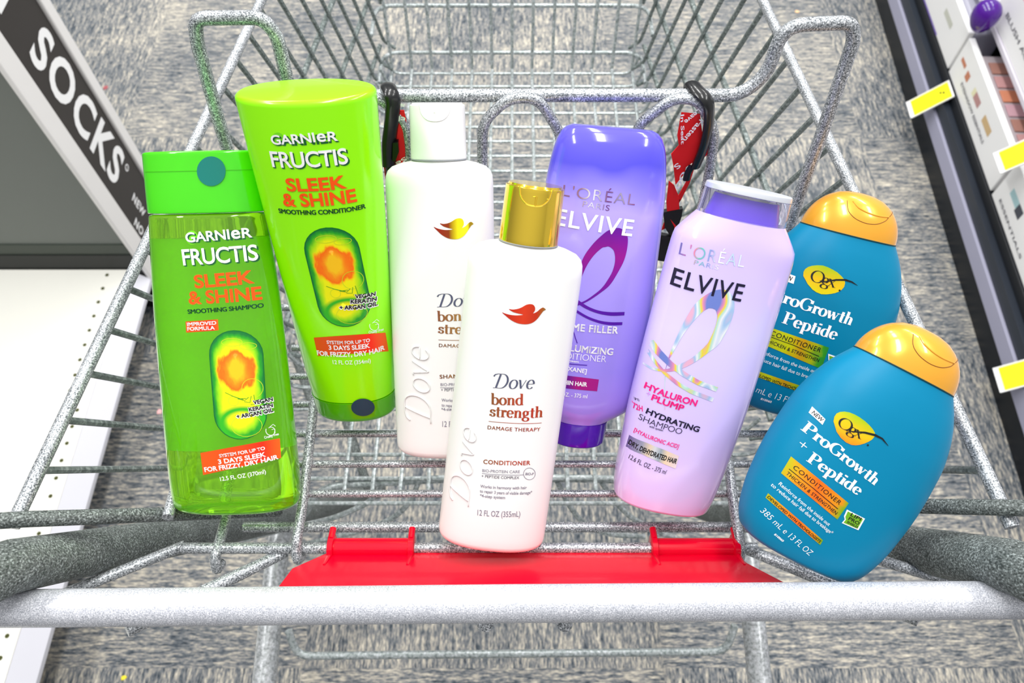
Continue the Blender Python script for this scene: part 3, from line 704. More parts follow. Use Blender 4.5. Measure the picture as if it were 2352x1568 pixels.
# ---- teal conditioners with golden domed caps
M_OGX = mat('teal_satin', (0, 124, 164), .42, coat=.0, spec=.22)
M_OCAP = mat('gold_satin_cap', (238, 168, 48), .27, metal=.25, coat=.5)
T_OG = [(0, 35, 20, 2.6), (3, 38.5, 22.5, 2.6), (13, 44, 25.5, 2.6), (35, 49.3, 27.5, 2.5), (60, 51.3, 28, 2.45), (85, 50.3, 27.4, 2.4), (102, 47, 26, 2.3), (114, 42.6, 24.2, 2.2), (122, 38.4, 22.6, 2.1), (127, 35, 21.3, 2.1), (130.5, 32.6, 20.6, 2.1)]
T_OC = [(130.8, 32.6, 20.9, 2.1), (134, 32.3, 20.7, 2.1), (139, 31, 20, 2.1), (144, 28.7, 18.8, 2.1), (149, 25, 16.6, 2.1), (153, 20.6, 13.8, 2.1), (156, 15.4, 10.4, 2.1), (157.8, 9, 6, 2.05), (158.4, 2, 1.4, 2)]
FIRE = [(0, (190, 190, 20)), (.25, (255, 150, 20)), (.5, (255, 110, 20)), (.85, (240, 150, 20)), (1, (110, 180, 20))]
LEMON = [(0, (190, 200, 10)), (.3, (225, 225, 0)), (.55, (230, 170, 20)), (.75, (190, 200, 20)), (.9, (60, 165, 40)), (1, (50, 150, 50))]
def teal_bottle(label, base, top, phi, scale, A, stops, key, z0=.915):
    sc = lambda T: [(t[0] * scale, t[1] * scale, t[2] * scale, t[3]) for t in T]
    TB, TC = sc(T_OG), sc(T_OC)
    e, S = bottle('conditioner_bottle', base, top, phi, TB, z0)
    tag(e, label, 'conditioner', 'teal bottles at the right')
    loft('bottle_body', TB, 0, 130.5 * scale, M_OGX, e, r0=3)
    cap = loft('cap', TC, 130.8 * scale, 158.4 * scale, M_OCAP, e, step=1.5)
    CS = Surf(S.O, S.rot, TC); mb = MB()
    q = lambda u, v: CS.put(u * .001 * scale, v * .001 * scale, .00002)
    seam = [(-11, 154), (-13.5, 150), (-13, 147)]
    lid = [(-10, 152), (-7, 149), (-1, 147.2), (6, 146.6), (13, 147.2), (16, 147.6)]
    lid2 = [(-13.5, 151.5), (-13, 145.5), (-8, 141.8), (0, 140.2), (8, 141.4), (14, 145), (16, 147.6), (20, 150.5), (21.5, 152)]
    M_SEAM = mat('cap_seam_brown', (120, 70, 10), .5)
    def sm(pts, n=40):
        P_ = rounded([Vector((a, b, 0)) for a, b in pts], 4); return [q(p.x, p.y) for p in P_]
    mb.tube(sm(lid2), .00022, 6, cap=False); mb.build('lid_seam', M_SEAM, cap)
    mb = MB(); mb.tube(sm(lid), [.0003] * 100 if False else .0005, 8, cap=True); mb.build('thumb_lip', M_OCAP, cap)
    mb = MB(); mb.tube([Vector((.0326 * scale * math.copysign(abs(math.cos(a * .098)) ** .952, math.cos(a * .098)), .0209 * scale * math.copysign(abs(math.sin(a * .098)) ** .952, math.sin(a * .098)), .1306 * scale)) for a in range(64)], .0004, 6, closed=True)
    mb.build('cap_gap', mat('dark_gap', (10, 60, 60), .5), e)
    P = Print(S, e)
    P.poly('nb', A['new']); P.build('nb', 'new_flash', M_INKW, .0002)
    c = [Vector(p) for p in A['new']]; l = c[3].lerp(c[0], .2).lerp(c[2].lerp(c[1], .2), .14); r_ = c[3].lerp(c[0], .2).lerp(c[2].lerp(c[1], .2), .86)
    P.text('nt', 'NEW', tuple(l), tuple(r_), (c[0] - c[3]).length * .6, bold=.02); P.build('nt', 'new_flash_lettering', M_INK, .0003)
    P.text('w', 'ProGrowth', *A['pg'], font=DIDONE); P.text('w', 'Peptide', *A['pp'], font=DIDONE)
    P.text('w', '+', *A['pl'], font=DIDONE)
    P.text('w', 'Reinforce from the inside out', *A['r1'], bold=.0); P.text('w', 'to reduce hair fall due to breakage*', *A['r2'], bold=.0)
    P.text('w', '385 mL \u212e 13 FL OZ'.replace('\u212e', 'e'), *A['vl'], bold=-.01); P.text('w', '810060', *A['no'], bold=.03)
    P.build('w', 'white_lettering', M_INKW, .0002)
    P.poly('eg', A['egg']); P.build('eg', 'emblem_oval', uvgrad('emblem_' + key, [(0, (255, 140, 20) if key == 'fire' else (225, 215, 0)), (.45, (235, 190, 10)), (1, (160, 190, 10))], 1, .3, .2, .3, 3), .0002)
    P.text('og', 'OgX', *A['og'], font=stroke_font(.13, .03, -.17)); P.line('og', A['sw'], [.0003, .0007, .0011, .0012, .0009, .0002]); P.poly('og', disc_pts(A['dot'], 2.2, 2.2, 10))
    P.build('og', 'emblem_lettering', M_INK, .00034)
    m = uvgrad('banner_' + key, stops, 0, .3, .25, .35, 3)
    def bn(c):
        c = [Vector(p) for p in c]; P.strip('bn', [tuple(c[0].lerp(c[1], i / 8)) for i in range(9)], [tuple(c[3].lerp(c[2], i / 8)) for i in range(9)])
    bn(A['b1']); P.build('bn', 'type_banner', m, .0002); bn(A['b2']); P.build('bn', 'claim_banner', m, .0002)
    P.text('k', 'CONDITIONER', *A['t1'], bold=.005, spacing=1.15); P.text('k', 'THICKEN & STRENGTHEN', *A['t2'], bold=.01, spacing=1.05); P.line('k', A['tl'], .0004)
    P.text('k', 'DEVELOPED WITH TRICHOLOGISTS', *A['t3'], bold=.02); P.build('k', 'banner_lettering', M_INK, .00034)
    if A.get('sh'):
        c = [Vector(p) for p in A['sh']]; ctr = sum(c, Vector((0, 0))) / len(c)
        P.poly('s0', [tuple(p) for p in c]); P.build('s0', 'shield_outline', M_INKW, .0002)
        P.poly('s1', [tuple(ctr + (p - ctr) * .84) for p in c]); P.build('s1', 'shield_patch', mat('shield_green', (110, 170, 30), .3), .0003)
        for t_, k in (('LIPI', 's1'), ('PRO', 's2'), ('SHIELD', 's3')): P.text('sk', t_, *A[k], bold=.02)
        P.build('sk', 'shield_lettering', M_INK, .0004)
    return e
eg = lambda L, k, ox, oy: [(x / k + ox, y / k + oy) for x, y in L]
teal_bottle('teal conditioner bottle with domed gold cap, lying in front at the lower right, orange bands', (1820, 1270), (2125, 770), 50, .93, dict(
  new=[(1865, 932.8), (1895.5, 962.4), (1888.8, 975), (1857, 946.6)], pg=((1838, 985), (2008, 1114), 26), pp=((1851, 1057), (1971.4, 1138), 26), pl=((1830, 1023), (1846, 1035), 30),
  r1=((1787, 1111.4), (1902.6, 1207.5), 8), r2=((1769, 1113.4), (1909, 1227), 8), vl=((1744.5, 1172.7), (1858, 1275.5), 13), no=((1777, 1227), (1797.5, 1244), 5),
  egg=eg([(567, 600), (572, 573), (585, 554), (605, 545), (632, 543), (660, 548), (690, 560), (720, 577), (750, 599), (775, 622), (797, 648), (808, 668), (804, 690), (790, 706), (770, 718), (745, 729), (720, 736), (695, 739), (670, 736), (640, 722), (610, 696), (585, 660)], 2.53, 1690, 730),
  og=((1920, 976), (1977, 1009), 26), sw=eg([(640, 655), (690, 660), (750, 665), (810, 680), (850, 700), (885, 742)], 2.53, 1690, 730), dot=(1993, 1021.5),
  b1=[(1816.5, 1047.4), (1949, 1155), (1923, 1192.5), (1793.6, 1085.7)], t1=((1819.6, 1074), (1927, 1159), 10), tl=[(1811.7, 1076), (1868, 1121), (1924, 1168)], t2=((1804, 1087), (1919, 1181.6), 8),
  b2=[(1764, 1132), (1890, 1240), (1883.7, 1251), (1758, 1142)], t3=((1761, 1141), (1881.7, 1246), 6.5),
  sh=eg([(645, 1112), (700, 1140), (750, 1165), (730, 1200), (712, 1232), (665, 1212), (615, 1190), (632, 1170), (628, 1150)], 2.53, 1690, 730), s1=((1952, 1183), (1975, 1195), 8), s2=((1947, 1192), (1971, 1205), 8), s3=((1944, 1199), (1968, 1212), 5)), FIRE, 'fire', .95)
teal_bottle('teal conditioner bottle with domed gold cap, leaning behind the other, yellow bands', (1803, 940), (1987, 425), 44, .957, dict(
  new=[(1789, 620), (1827, 634), (1822.5, 651.6), (1784, 638)], pg=((1768, 683), (1953.5, 746.7), 28), pp=((1794.7, 740.4), (1919.4, 780.4), 28), pl=((1766, 717), (1784, 723), 30),
  r1=((1740, 807), (1875, 858), 8), r2=((1722, 816), (1880, 877), 8), vl=((1698, 882), (1840, 934), 13), no=((1746, 917), (1771, 925), 5),
  egg=eg([(418, 630), (420, 605), (430, 588), (448, 575), (470, 568), (505, 564), (540, 566), (572, 577), (600, 591), (630, 609), (655, 632), (674, 655), (678, 675), (672, 698), (658, 715), (640, 728), (615, 737), (590, 742), (560, 745), (530, 744), (500, 732), (475, 715), (445, 680)], 2.7025, 1690, 400),
  og=((1858, 644), (1918, 661), 28), sw=eg([(520, 660), (560, 665), (620, 655), (680, 655), (720, 668), (755, 690)], 2.7025, 1690, 400), dot=(1928, 666.5),
  b1=[(1773, 753), (1903.9, 797.8), (1886, 847), (1757, 792)], t1=((1768, 768), (1883, 809), 11), tl=[(1765, 771), (1822, 792), (1881, 818)], t2=((1756, 783), (1879.5, 831), 8),
  b2=[(1722, 845), (1860, 893), (1856, 907), (1716, 857)], t3=((1722, 856), (1854, 904), 7),
  sh=[(1902, 812), (1925, 820), (1940, 826), (1932, 846), (1925, 858), (1908, 852), (1893, 846), (1903, 835)], s1=((1908, 829), (1930, 837), 7), s2=((1904, 839), (1926, 847), 7), s3=((1901, 845), (1924, 854), 4)), LEMON, 'lemon')

# ------------------------------------------------------------------ the cart
cart = empty('shopping_cart', (0, .3, 0))
BK = 1.12   # the basket is a little larger than the seat frame hung in it
def big(mb): mb.v = [tuple(CAM + (Vector(v) - CAM) * BK) for v in mb.v]; return mb
tag(cart, 'grey speckled metal shopping cart holding eight hair product bottles in its fold-out seat', 'shopping cart')
CO = Vector((0, -.3, 0))   # parts are measured in room coordinates
def cpart(mb, name, m, parent=cart, **k):
    off = CO if parent is cart else Vector((0, 0, 0))
    mb.v = [(v[0] + off.x, v[1] + off.y, v[2] + off.z) for v in mb.v] if parent is cart else [(v[0], v[1] - .3, v[2]) for v in mb.v]
    return mb.build(name, m, parent, **k)
# handle
mb = MB(); hy, hz = .0862, .9648
mb.tube([(-.37, .0835, .9605), (0, hy, hz), (.37, .0885, .9655)], .0101, 24); cpart(mb, 'handle', M_HANDLE)
RZ = 1.02
halfw = lambda y: .25 - .1425 * (y - .114)
DN = Vector((0, .36, -.933))
def rim_pt(s, y): return Vector((s * halfw(y), y, RZ))
for s in (-1, 1):
    mb = MB(); mb.tube([rim_pt(s, .112), rim_pt(s, .5), rim_pt(s, .99)], .0036, 12); cpart(big(mb), 'basket_rim', M_ROD)
mb = MB(); mb.tube([rim_pt(-1, .99), rim_pt(1, .99)], .0036, 12); cpart(big(mb), 'basket_rim', M_ROD)
# side grilles
for s in (-1, 1):
    mb = MB()
    for k in range(27):
        y = .142 + .0286 * k
        p = rim_pt(s, y); yb = min(y + .1, .80)
        L_ = .275; q = p + DN * L_; 
        if q.y > .765 + (q.z - .745) * .25 + .01: 
            # clipped by the front panel
            t = L_
            while t > .02 and (p + DN * t).y > .765 + ((p + DN * t).z - .745) * .25 + .01: t -= .004
            q = p + DN * t
        qx = s * halfw(q.y)
        mb.tube([p, Vector((qx, q.y, q.z)), Vector((qx - s * .012, q.y + .003, max(.743, q.z - .012)))] if q.z < .775 else [p, Vector((qx, q.y, q.z))], .0021, 7, fillet=.008)
    for zz, y0 in ((.916, .30), (.845, .30), (.775, .28)):
        ye = .765 + (zz - .745) * .25
        mb.tube([(s * (halfw(y0) + .003), y0, zz), (s * (halfw(ye) + .003), ye, zz)], .0028, 8)
    cpart(big(mb), 'side_grille', M_SIDE_SHADED)
# basket floor grille
mb = MB()
ys = [.763 - .0228 * k for k in range(25)]
for k, y in enumerate(ys):
    w_ = halfw(y) - .01
    mb.tube([(-w_ - .006, y, .768), (-w_, y, .741), (w_, y, .741), (w_ + .006, y, .768)], .0019, 7, fillet=.012)
for k in range(-6, 7):
    x = k * .0247; mb.tube([(x, .225, .745), (x, .765, .745)], .0019, 7)
cpart(big(mb), 'floor_grille', M_FAR)
# front grille
fu = Vector((0, math.sin(math.radians(14)), math.cos(math.radians(14))))
mb = MB(); b0 = Vector((0, .768, .745))
for k in range(-6, 7):
    p = b0 + Vector((k * .0247, 0, 0)); mb.tube([p, p + fu * .285 + Vector((k * .0008, 0, 0))], .002, 7)
for h in (.018, .075, .145, .215):
    p = b0 + fu * h; w_ = .158 + h * .02
    mb.tube([p + Vector((-w_, -.05, 0)), p + Vector((-w_, .003, 0)), p + Vector((w_, .003, 0)), p + Vector((w_, -.05, 0))], .0024, 8, fillet=.022)
cpart(big(mb), 'front_grille', M_FAR)
# rear lower bar of the basket with its curved stays
mb = MB(); mb.tube([at(690, 1195, z=.70), at(737, 1116, z=.735), at(1040, 1098, z=.735), at(1330, 1098, z=.735), at(1440, 1102, z=.735), at(1700, 1108, z=.735)], .0038, 10, fillet=.03)
for a in ([(880, 1105), (855, 1150), (770, 1190), (650, 1215), (560, 1240)], [(962, 1105), (945, 1150), (905, 1190), (830, 1220), (700, 1250)], [(1280, 1105), (1300, 1150), (1340, 1205), (1400, 1228), (1480, 1232)], [(1380, 1105), (1410, 1150), (1450, 1190), (1520, 1225), (1600, 1250)]):
    mb.tube([at(x, y, z=.735 - .02 * i) for i, (x, y) in enumerate(a)], .0026, 8, fillet=.03)
cpart(big(mb), 'rear_lower_bar', M_FAR)
# seat base: rods across, two side wires hooked over the hinge rod
SZ = .897
mb = MB()
for y in (.1714, .1926, .2152, .2382, .2607, .2849): mb.tube([(-.165, y, SZ), (.185, y, SZ)], .0026, 10)
cpart(mb, 'seat_grille', M_ROD)
for x in (-.1395, .1475):
    mb = MB(); sx = 1 if x > 0 else -1
    mb.tube([(x + .004 * sx, .322, SZ + .005), (x, .16, SZ + .005), (x, .137, SZ + .0075), (x, .126, SZ), (x, .1315, SZ - .009)], .0034, 10, fillet=.008); cpart(mb, 'seat_side_wire', M_ROD)
mb = MB(); mb.tube([(-.192, .30, SZ - .004), (-.192, .15, SZ - .003), (-.1925, .128, SZ + .002), (-.1925, .121, SZ - .006), (-.1925, .128, SZ - .011)], .0034, 10, fillet=.008); cpart(mb, 'seat_side_wire', M_ROD)
HX0, HX1 = -.2155, .160
mb = MB(); mb.tube([(HX0, .1345, SZ), (HX1, .1345, SZ)], .0036, 14); cpart(mb, 'hinge_rod', M_ROD)
mb = MB(); mb.tube([(-.182, .152, SZ - .012), (.20, .152, SZ - .012)], .0036, 12); cpart(mb, 'rear_cross_rod', M_ROD)
# sloping stays from the hinge rod to under the handle
mb = MB()
A0 = at(655, 1268, z=SZ - .006); A1 = at(290, 1445, d=.447); mb.tube([A0, A1], [.0036, .0048], 14); cpart(mb, 'handle_stay', M_ROD)
mb = MB(); mb.tube([at(425, 1252, z=SZ - .004), at(-60, 1448, d=.447)], .0036, 12); cpart(mb, 'handle_stay', M_ROD)
mb = MB(); mb.tube([at(1718, 1262, z=SZ - .006), at(2110, 1420, d=.447)], [.0036, .0048], 12); cpart(mb, 'handle_stay', M_ROD)
mb = MB(); mb.tube([at(1985, 1275, z=SZ - .004), at(2400, 1400, d=.447)], .0036, 12); cpart(mb, 'handle_stay', M_ROD)
for x in (1115, 1297):
    mb = MB(); mb.tube([at(x, 1396, d=.462), at(x, 1434, d=.443)], .0046, 14); cpart(mb, 'handle_stay', M_ROD)
# rear corner rods and chassis tubes
mb = MB(); mb.tube([at(-160, 1205, d=.41), at(60, 1192, d=.43), at(400, 1180, d=.50), at(640, 1172, d=.58)], .0046, 12); cpart(mb, 'rear_corner_rod', M_TUBE)
mb = MB(); mb.tube([at(2520, 1172, d=.41), at(2300, 1165, d=.43), at(2000, 1160, d=.50), at(1760, 1155, d=.58)], .0046, 12); cpart(mb, 'rear_corner_rod', M_TUBE)
mb = MB(); mb.tube([at(402, 1128, d=.50), at(385, 1188, d=.485)], .0036, 10); cpart(mb, 'corner_stub', M_ROD)
for s in (-1, 1):
    mb = MB(); X = .262
    mb.tube([(s * .30, .06, 1.02), (s * .268, .101, .985), (s * .25, .281, .50), (s * .235, .45, .1)], [.0145] * 4, 20); cpart(mb, 'chassis_tube', M_TUBE)
    mb = MB(); mb.tube([(s * .245, -.05, .50), (s * .262, .09, .515), (s * .262, .235, .54), (s * .25, .30, .545)], .0125, 18); cpart(mb, 'tray_side_tube', speckled('zinc_pale_tube', (150, 154, 156), (186, 190, 192), (214, 217, 220), scale=300, rough=.35, metal=.3, bump=.1))
mb = MB()
mb.tube([at(663, 1448, z=.53), at(682, 1506, z=.51), at(1668, 1496, z=.51), at(1688, 1436, z=.53)], .0042, 12, fillet=.03); cpart(mb, 'tray_wire', M_FAR)
# lower tray side wires seen through the seat
for a, b in (((668, 790), (716, 925)), ((790, 950), (846, 1122)), ((1690, 1120), (1800, 1190))):
    mb = MB(); mb.tube([at(*a, z=.55), at(*b, z=.52)], .0055, 10); cpart(mb, 'tray_rod', M_TUBE)
# seat back: cross bar with raised ears and three hooped wires
def back(x, y, w=0):
    r = ray(x, y); t = (.326 + .268 * (1.4 - .9)) / (r.y - .268 * r.z) ; return CAM + r * t - Vector((0, w, 0))
mb = MB(); R_ = .0041
pl = [back(525, 352), back(500, 270), back(452, 95), back(448, 42), back(600, 40), back(636, 80), back(668, 222), back(760, 220), back(1176, 219), back(1700, 219), back(1762, 170), back(1800, 58), back(1955, 52), back(1962, 90), back(1890, 300), back(1828, 470), back(1790, 600)]
pl = [back(560, 480)] + pl
mb.tube(pl, R_, 16, fillet=.013); sb = cpart(mb, 'seat_back_frame', M_ROD)
for a in ([(755, 700), (752, 300), (762, 262), (820, 205), (876, 208), (930, 262), (940, 300), (955, 700)], [(1125, 700), (1108, 360), (1109, 265), (1168, 208), (1235, 208), (1287, 290), (1288, 340), (1275, 700)], [(1440, 700), (1455, 310), (1466, 268), (1545, 208), (1600, 212), (1640, 285), (1625, 390), (1555, 700)]):
    mb = MB(); mb.tube([back(x, y, .0062) for x, y in a], .0034, 12, fillet=.009); cpart(mb, 'seat_back_hoop', M_ROD)
for y in (590, 716):
    mb = MB(); mb.tube([back(560, y, -.004), back(1800, y, -.004)], .003, 10); cpart(mb, 'seat_back_rod', M_ROD)
# red plastic flap with two clips on the hinge rod
def extrude(name, pts, nrm, th, m, parent, bevel=.0006):
    pts = [Vector(p) for p in pts]; n = len(pts); o_ = Vector(nrm).normalized() * th
    b = MB(); b.add(pts + [p + o_ for p in pts], [tuple(range(n)), tuple(range(n, 2 * n))[::-1]] + [(i, (i + 1) % n, n + (i + 1) % n, n + i) for i in range(n)])
    return b, (name, m, parent, bevel)
h0 = Vector((0, .1335, SZ - .004)); f0 = Vector((0, .0955, .942))
fl = [(-.118, .1335, SZ - .002), (-.136, .1165, .918), (-.1385, .0975, .9395), (.170, .0975, .9395), (.166, .101, .936), (.148, .121, .912), (.143, .1335, SZ - .002)]
fn = Vector((0, .75, .66))
b_, _ = extrude('f', fl, -fn, .0016, None, None); flap = cpart(b_, 'seat_flap', M_RED, bevel=.0005)
part(flap, 'red plastic flap clipped to the hinge rod')
mb = MB(); mb.box((-.1385, .0945, .9385), (.170, .0978, .9405)); cpart(mb, 'flap_lip', M_RED, parent=flap, bevel=.0006)
for x0, x1 in ((-.1175, -.0655), (.0925, .1455)):
    mb = MB()
    mb.tube([(x0, .1345, SZ), (x1, .1345, SZ)], .0066, 24)
    for x in (x0, x1): mb.tube([(x - .0021, .1345, SZ + .0004), (x - .0016, .1345, SZ + .0004), (x + .0016, .1345, SZ + .0004), (x + .0021, .1345, SZ + .0004)], [.0076, .0086, .0086, .0076], 26); mb.tube([(x, .1285, SZ + .004), (x, .1195, SZ + .0165)], [.0022, .001], 8)
    for x in (x0, x1): mb.tube([(x, .139, SZ + .006), (x, .1465, SZ + .0035)], .0022, 10)
    cpart(mb, 'rod_clip', M_RED, parent=flap)
# safety straps hung on the bar
def ribbon3(pairs, th, name, m, parent):
    n = len(pairs); A = [p[0] for p in pairs]; B = [p[1] for p in pairs]; V = A + B; nn = (B[0] - A[0]).cross(A[1] - A[0]).normalized() * th
    V2 = [v + nn for v in V]; mb = MB(); N = 2 * n
    F = [(i, i + 1, n + i + 1, n + i) for i in range(n - 1)]; F2 = [tuple(j + N for j in f)[::-1] for f in F]
    side = [(i, i + 1, N + i + 1, N + i) for i in range(n - 1)] + [(n + i, n + i + 1, N + n + i + 1, N + n + i) for i in range(n - 1)] + [(0, n, N + n, N), (n - 1, 2 * n - 1, N + 2 * n - 1, N + n - 1)]
    mb.add(V + V2, F + F2 + side); return cpart(mb, name, m, parent=parent)
M_STRAP = mat('red_webbing', (232, 20, 24), .7)
def strap(loop, webs, buckle, texts, extra):
    mb = MB(); mb.tube([back(x, y, w) for x, y, w in loop], .0026, 14, fillet=.006, sy=1.9, ref=(0, -1, .2)); lp = cpart(mb, 'safety_strap', M_BLACK); part(lp, 'black plastic loop with red lettered webbing')
    for k, w in enumerate(webs):
        o = ribbon3([(back(a[0], a[1], w[1] + .0015 * (i % 2)), back(a[2], a[3], w[1])) for i, a in enumerate(w[0])], .0009, 'webbing', M_STRAP, lp)
        o.data.set_sharp_from_angle(angle=math.radians(25))
    for pts, w in buckle:
        b, _ = extrude('b', [back(x, y, w) for x, y in pts], (0, -1, .3), .004, None, None); cpart(b, 'buckle', M_BLACK, parent=lp, smooth=False)
    for pts, w in extra:
        mb = MB(); mb.tube([back(x, y, w) for x, y in pts], .0012, 8, fillet=.003, sy=2, ref=(0, -1, .2)); cpart(mb, 'loop_tail', M_BLACK, parent=lp)
    # lettering on the webbing
    p = math.radians(15); n = Vector((0, -math.cos(p), math.sin(p))); rot = Matrix((Vector((1, 0, 0)), -n, n.cross(Vector((1, 0, 0))) * -1)).transposed()
    v = Vector((0, math.sin(p), math.cos(p))); rot = Matrix((Vector((1, 0, 0)), -n, v)).transposed()
    O = back(texts[0][1][0], texts[0][1][1], texts[0][4])
    e2 = empty('webbing_lettering', Vector((0, 0, 0))); bpy.data.objects.remove(e2)
    S2 = Surf(O, rot); P2 = Print(S2, lp)
    for t_, l, r_, h, w in texts: P2.text('t', t_, l, r_, h, bold=.015)
    o = P2.build('t', 'webbing_lettering', M_INKW, .0009)
    M4 = rot.to_4x4(); M4.translation = O - Vector((0, .3, 0)); o.data.transform(M4)
strap([(1592, 236, -.008), (1590, 208, -.007), (1600, 198, .004), (1616, 198, .010), (1624, 215, .011), (1623, 260, .011), (1612, 310, .0105), (1594, 356, .010)],
  [([(1562, 236, 1604, 240), (1552, 285, 1610, 288), (1556, 312, 1622, 310), (1538, 328, 1596, 345), (1544, 360, 1572, 362), (1548, 398, 1570, 375)], .0085),
   ([(1612, 290, 1626, 310), (1612, 335, 1622, 338), (1588, 360, 1594, 364), (1572, 400, 1582, 402), (1552, 440, 1562, 442), (1520, 500, 1536, 462), (1518, 512, 1526, 508)], .0065),
   ([(1534, 396, 1546, 406), (1528, 440, 1556, 430), (1530, 470, 1558, 462), (1546, 498, 1556, 500), (1546, 524, 1552, 524)], .0075)],
  [([(1520, 470, 1)[:2], (1565, 462), (1562, 480), (1546, 528), (1540, 530), (1524, 505)], .004), ([(1515, 522), (1545, 528), (1524, 583), (1506, 580)], .004)],
  [('Leave', (1604, 248), (1570, 276), 11, .0098), ('Fasten', (1607, 272), (1567, 318), 12, .0098), ('In Seat', (1563, 262), (1564, 330), 8, .0098), ("S", (1556, 372), (1546, 380), 12, .0098), ('00', (1566, 392), (1550, 432), 10, .0098)],
  [([(1585, 352), (1575, 368), (1572, 385)], .011)])
part(COL.objects[-1], 'white lettering') if False else None
strap([(893, 236, -.008), (890, 212, -.006), (893, 195, .003), (902, 190, .010), (907, 205, .0115), (903, 250, .0115), (896, 300, .011), (897, 352, .010)],
  [([(905, 232, 930, 231), (905, 262, 936, 258), (904, 290, 942, 292), (902, 312, 938, 320), (902, 345, 928, 352), (905, 372, 936, 376), (902, 400, 938, 400)], .0085),
   ([(882, 285, 888, 285), (881, 330, 888, 330), (886, 380, 892, 380), (890, 400, 896, 400)], .008)],
  [([(906, 298), (918, 296), (920, 318), (912, 340), (905, 340)], .0088)],
  [('ch.', (932, 268), (902, 262), 12, .0098), ('ss', (930, 238), (908, 234), 9, .0098), ('Se', (930, 358), (908, 372), 9, .0098)], [([(896, 352), (898, 380)], .010)])

# ------------------------------------------------------------------ carpet floor
def carpet():
    m = mat('carpet', (130, 130, 128), .95, spec=.1); nt, ns, L, b = nodes(m)
    tc = ns.new('ShaderNodeTexCoord'); sp = ns.new('ShaderNodeSeparateXYZ'); L.new(tc.outputs['Object'], sp.inputs[0])
    def math_(op, a, c=None, d=None):
        x = ns.new('ShaderNodeMath'); x.operation = op
        for i, q in enumerate((a, c, d)):
            if q is None: continue
            if isinstance(q, (int, float)): x.inputs[i].default_value = q
            else: L.new(q, x.inputs[i])
        return x.outputs[0]
    T = .61; ix = math_('FLOOR', math_('DIVIDE', math_('SUBTRACT', sp.outputs[0], .256), T)); iy = math_('FLOOR', math_('DIVIDE', math_('SUBTRACT', sp.outputs[1], .172), T))
    par = math_('MODULO', math_('ABSOLUTE', math_('ADD', ix, iy)), 2)
    # streaks along x or along y, chosen per tile
    def streak(sx, sy, sc):
        mp = ns.new('ShaderNodeMapping'); mp.inputs['Scale'].default_value = (sx, sy, 1); L.new(tc.outputs['Object'], mp.inputs['Vector'])
        n = ns.new('ShaderNodeTexNoise'); n.inputs['Scale'].default_value = sc; n.inputs['Detail'].default_value = 4; n.inputs['Roughness'].default_value = .65; L.new(mp.outputs[0], n.inputs['Vector']); return n.outputs['Fac']
    def mixf(f, a, c):
        x = ns.new('ShaderNodeMix'); x.data_type = 'FLOAT'; L.new(f, x.inputs[0]); L.new(a, x.inputs[2]); L.new(c, x.inputs[3]); return x.outputs[0]
    s1 = mixf(par, streak(22, 170, 1), streak(170, 22, 1)); s2 = mixf(par, streak(90, 420, 1), streak(420, 90, 1))
    bl = ns.new('ShaderNodeTexNoise'); bl.inputs['Scale'].default_value = 4.5; bl.inputs['Detail'].default_value = 3; L.new(tc.outputs['Object'], bl.inputs['Vector'])
    f = math_('ADD', math_('MULTIPLY', s1, .5), math_('MULTIPLY', s2, .5))
    f = math_('ADD', f, math_('MULTIPLY', math_('SUBTRACT', bl.outputs['Fac'],   .5), .16))
    r = ramp(ns, [(.35, (34, 42, 50)), (.43, (80, 88, 96)), (.5, (128, 130, 132)), (.56, (176, 170, 158)), (.65, (226, 218, 200))])
    L.new(f, r.inputs['Fac']); L.new(r.outputs['Color'], b.inputs['Base Color'])
    bp = ns.new('ShaderNodeBump'); bp.inputs['Strength'].default_value = .5; bp.inputs['Distance'].default_value = .002; L.new(s2, bp.inputs['Height']); L.new(bp.outputs['Normal'], b.inputs['Normal'])
    return m
fl_ = MB(); fl_.box((-3.5, -2.5, -.02), (3.5, 4.5, 0)); o = fl_.build('floor', carpet(), smooth=False); tag(o, kind='structure')

# ------------------------------------------------------------------ left fixture with the sock sign
M_FIX = mat('fixture_white', (236, 234, 232), .35)
M_DECK = mat('deck_cream', (250, 249, 240), .5)
M_GREY = mat('panel_grey', (112, 117, 112), .55)
fx = empty('store_shelf', (-1.2, .45, 0))
tag(fx, 'white store shelf unit with empty perforated bottom deck at the left', 'shelf')
def fbox(name, lo, hi, m, p=fx, base=(-1.2, .45, 0), bevel=0):
    return box(name, [lo[i] - base[i] for i in range(3)], [hi[i] - base[i] for i in range(3)], m, p, bevel)
fbox('deck', (-1.75, -.5, .115), (-.765, .893, .14), M_DECK)
lip = MB(); lip.add([Vector(p) + Vector((1.2, -.45, 0)) for p in [(-.768, -.5, .141), (-.735, -.5, .108), (-.735, -.5, .098), (-.768, -.5, .098), (-.768, .893, .141), (-.735, .893, .108), (-.735, .893, .098), (-.768, .893, .098)]], [(0, 1, 2, 3), (7, 6, 5, 4), (0, 4, 5, 1), (1, 5, 6, 2), (2, 6, 7, 3), (3, 7, 4, 0)])
lip.build('price_rail', mat('rail_white', (222, 222, 230), .3), fx, smooth=False)
rg = MB(); rg.tube([Vector((.447, -.95, .119)), Vector((.447, .443, .119))], .0012, 6); rg.build('rail_bead', mat('bead_grey', (170, 170, 180), .4), fx)
fbox('kick_plate', (-1.75, -.5, 0), (-.80, .893, .115), mat('kick_dark', (40, 42, 42), .6))
for (X, y0, y1) in ((-.806, .56, .88), (-.782, -.4, .585)):
    y = y1
    while y > y0:
        hm = MB(); hm.tube([(X + 1.2, y - .45, .1401), (X + 1.2, y - .45, .1405)], .0036, 12); hm.build('peg_hole', mat('hole_dark', (70, 74, 30), .8), fx, smooth=False); y -= .032
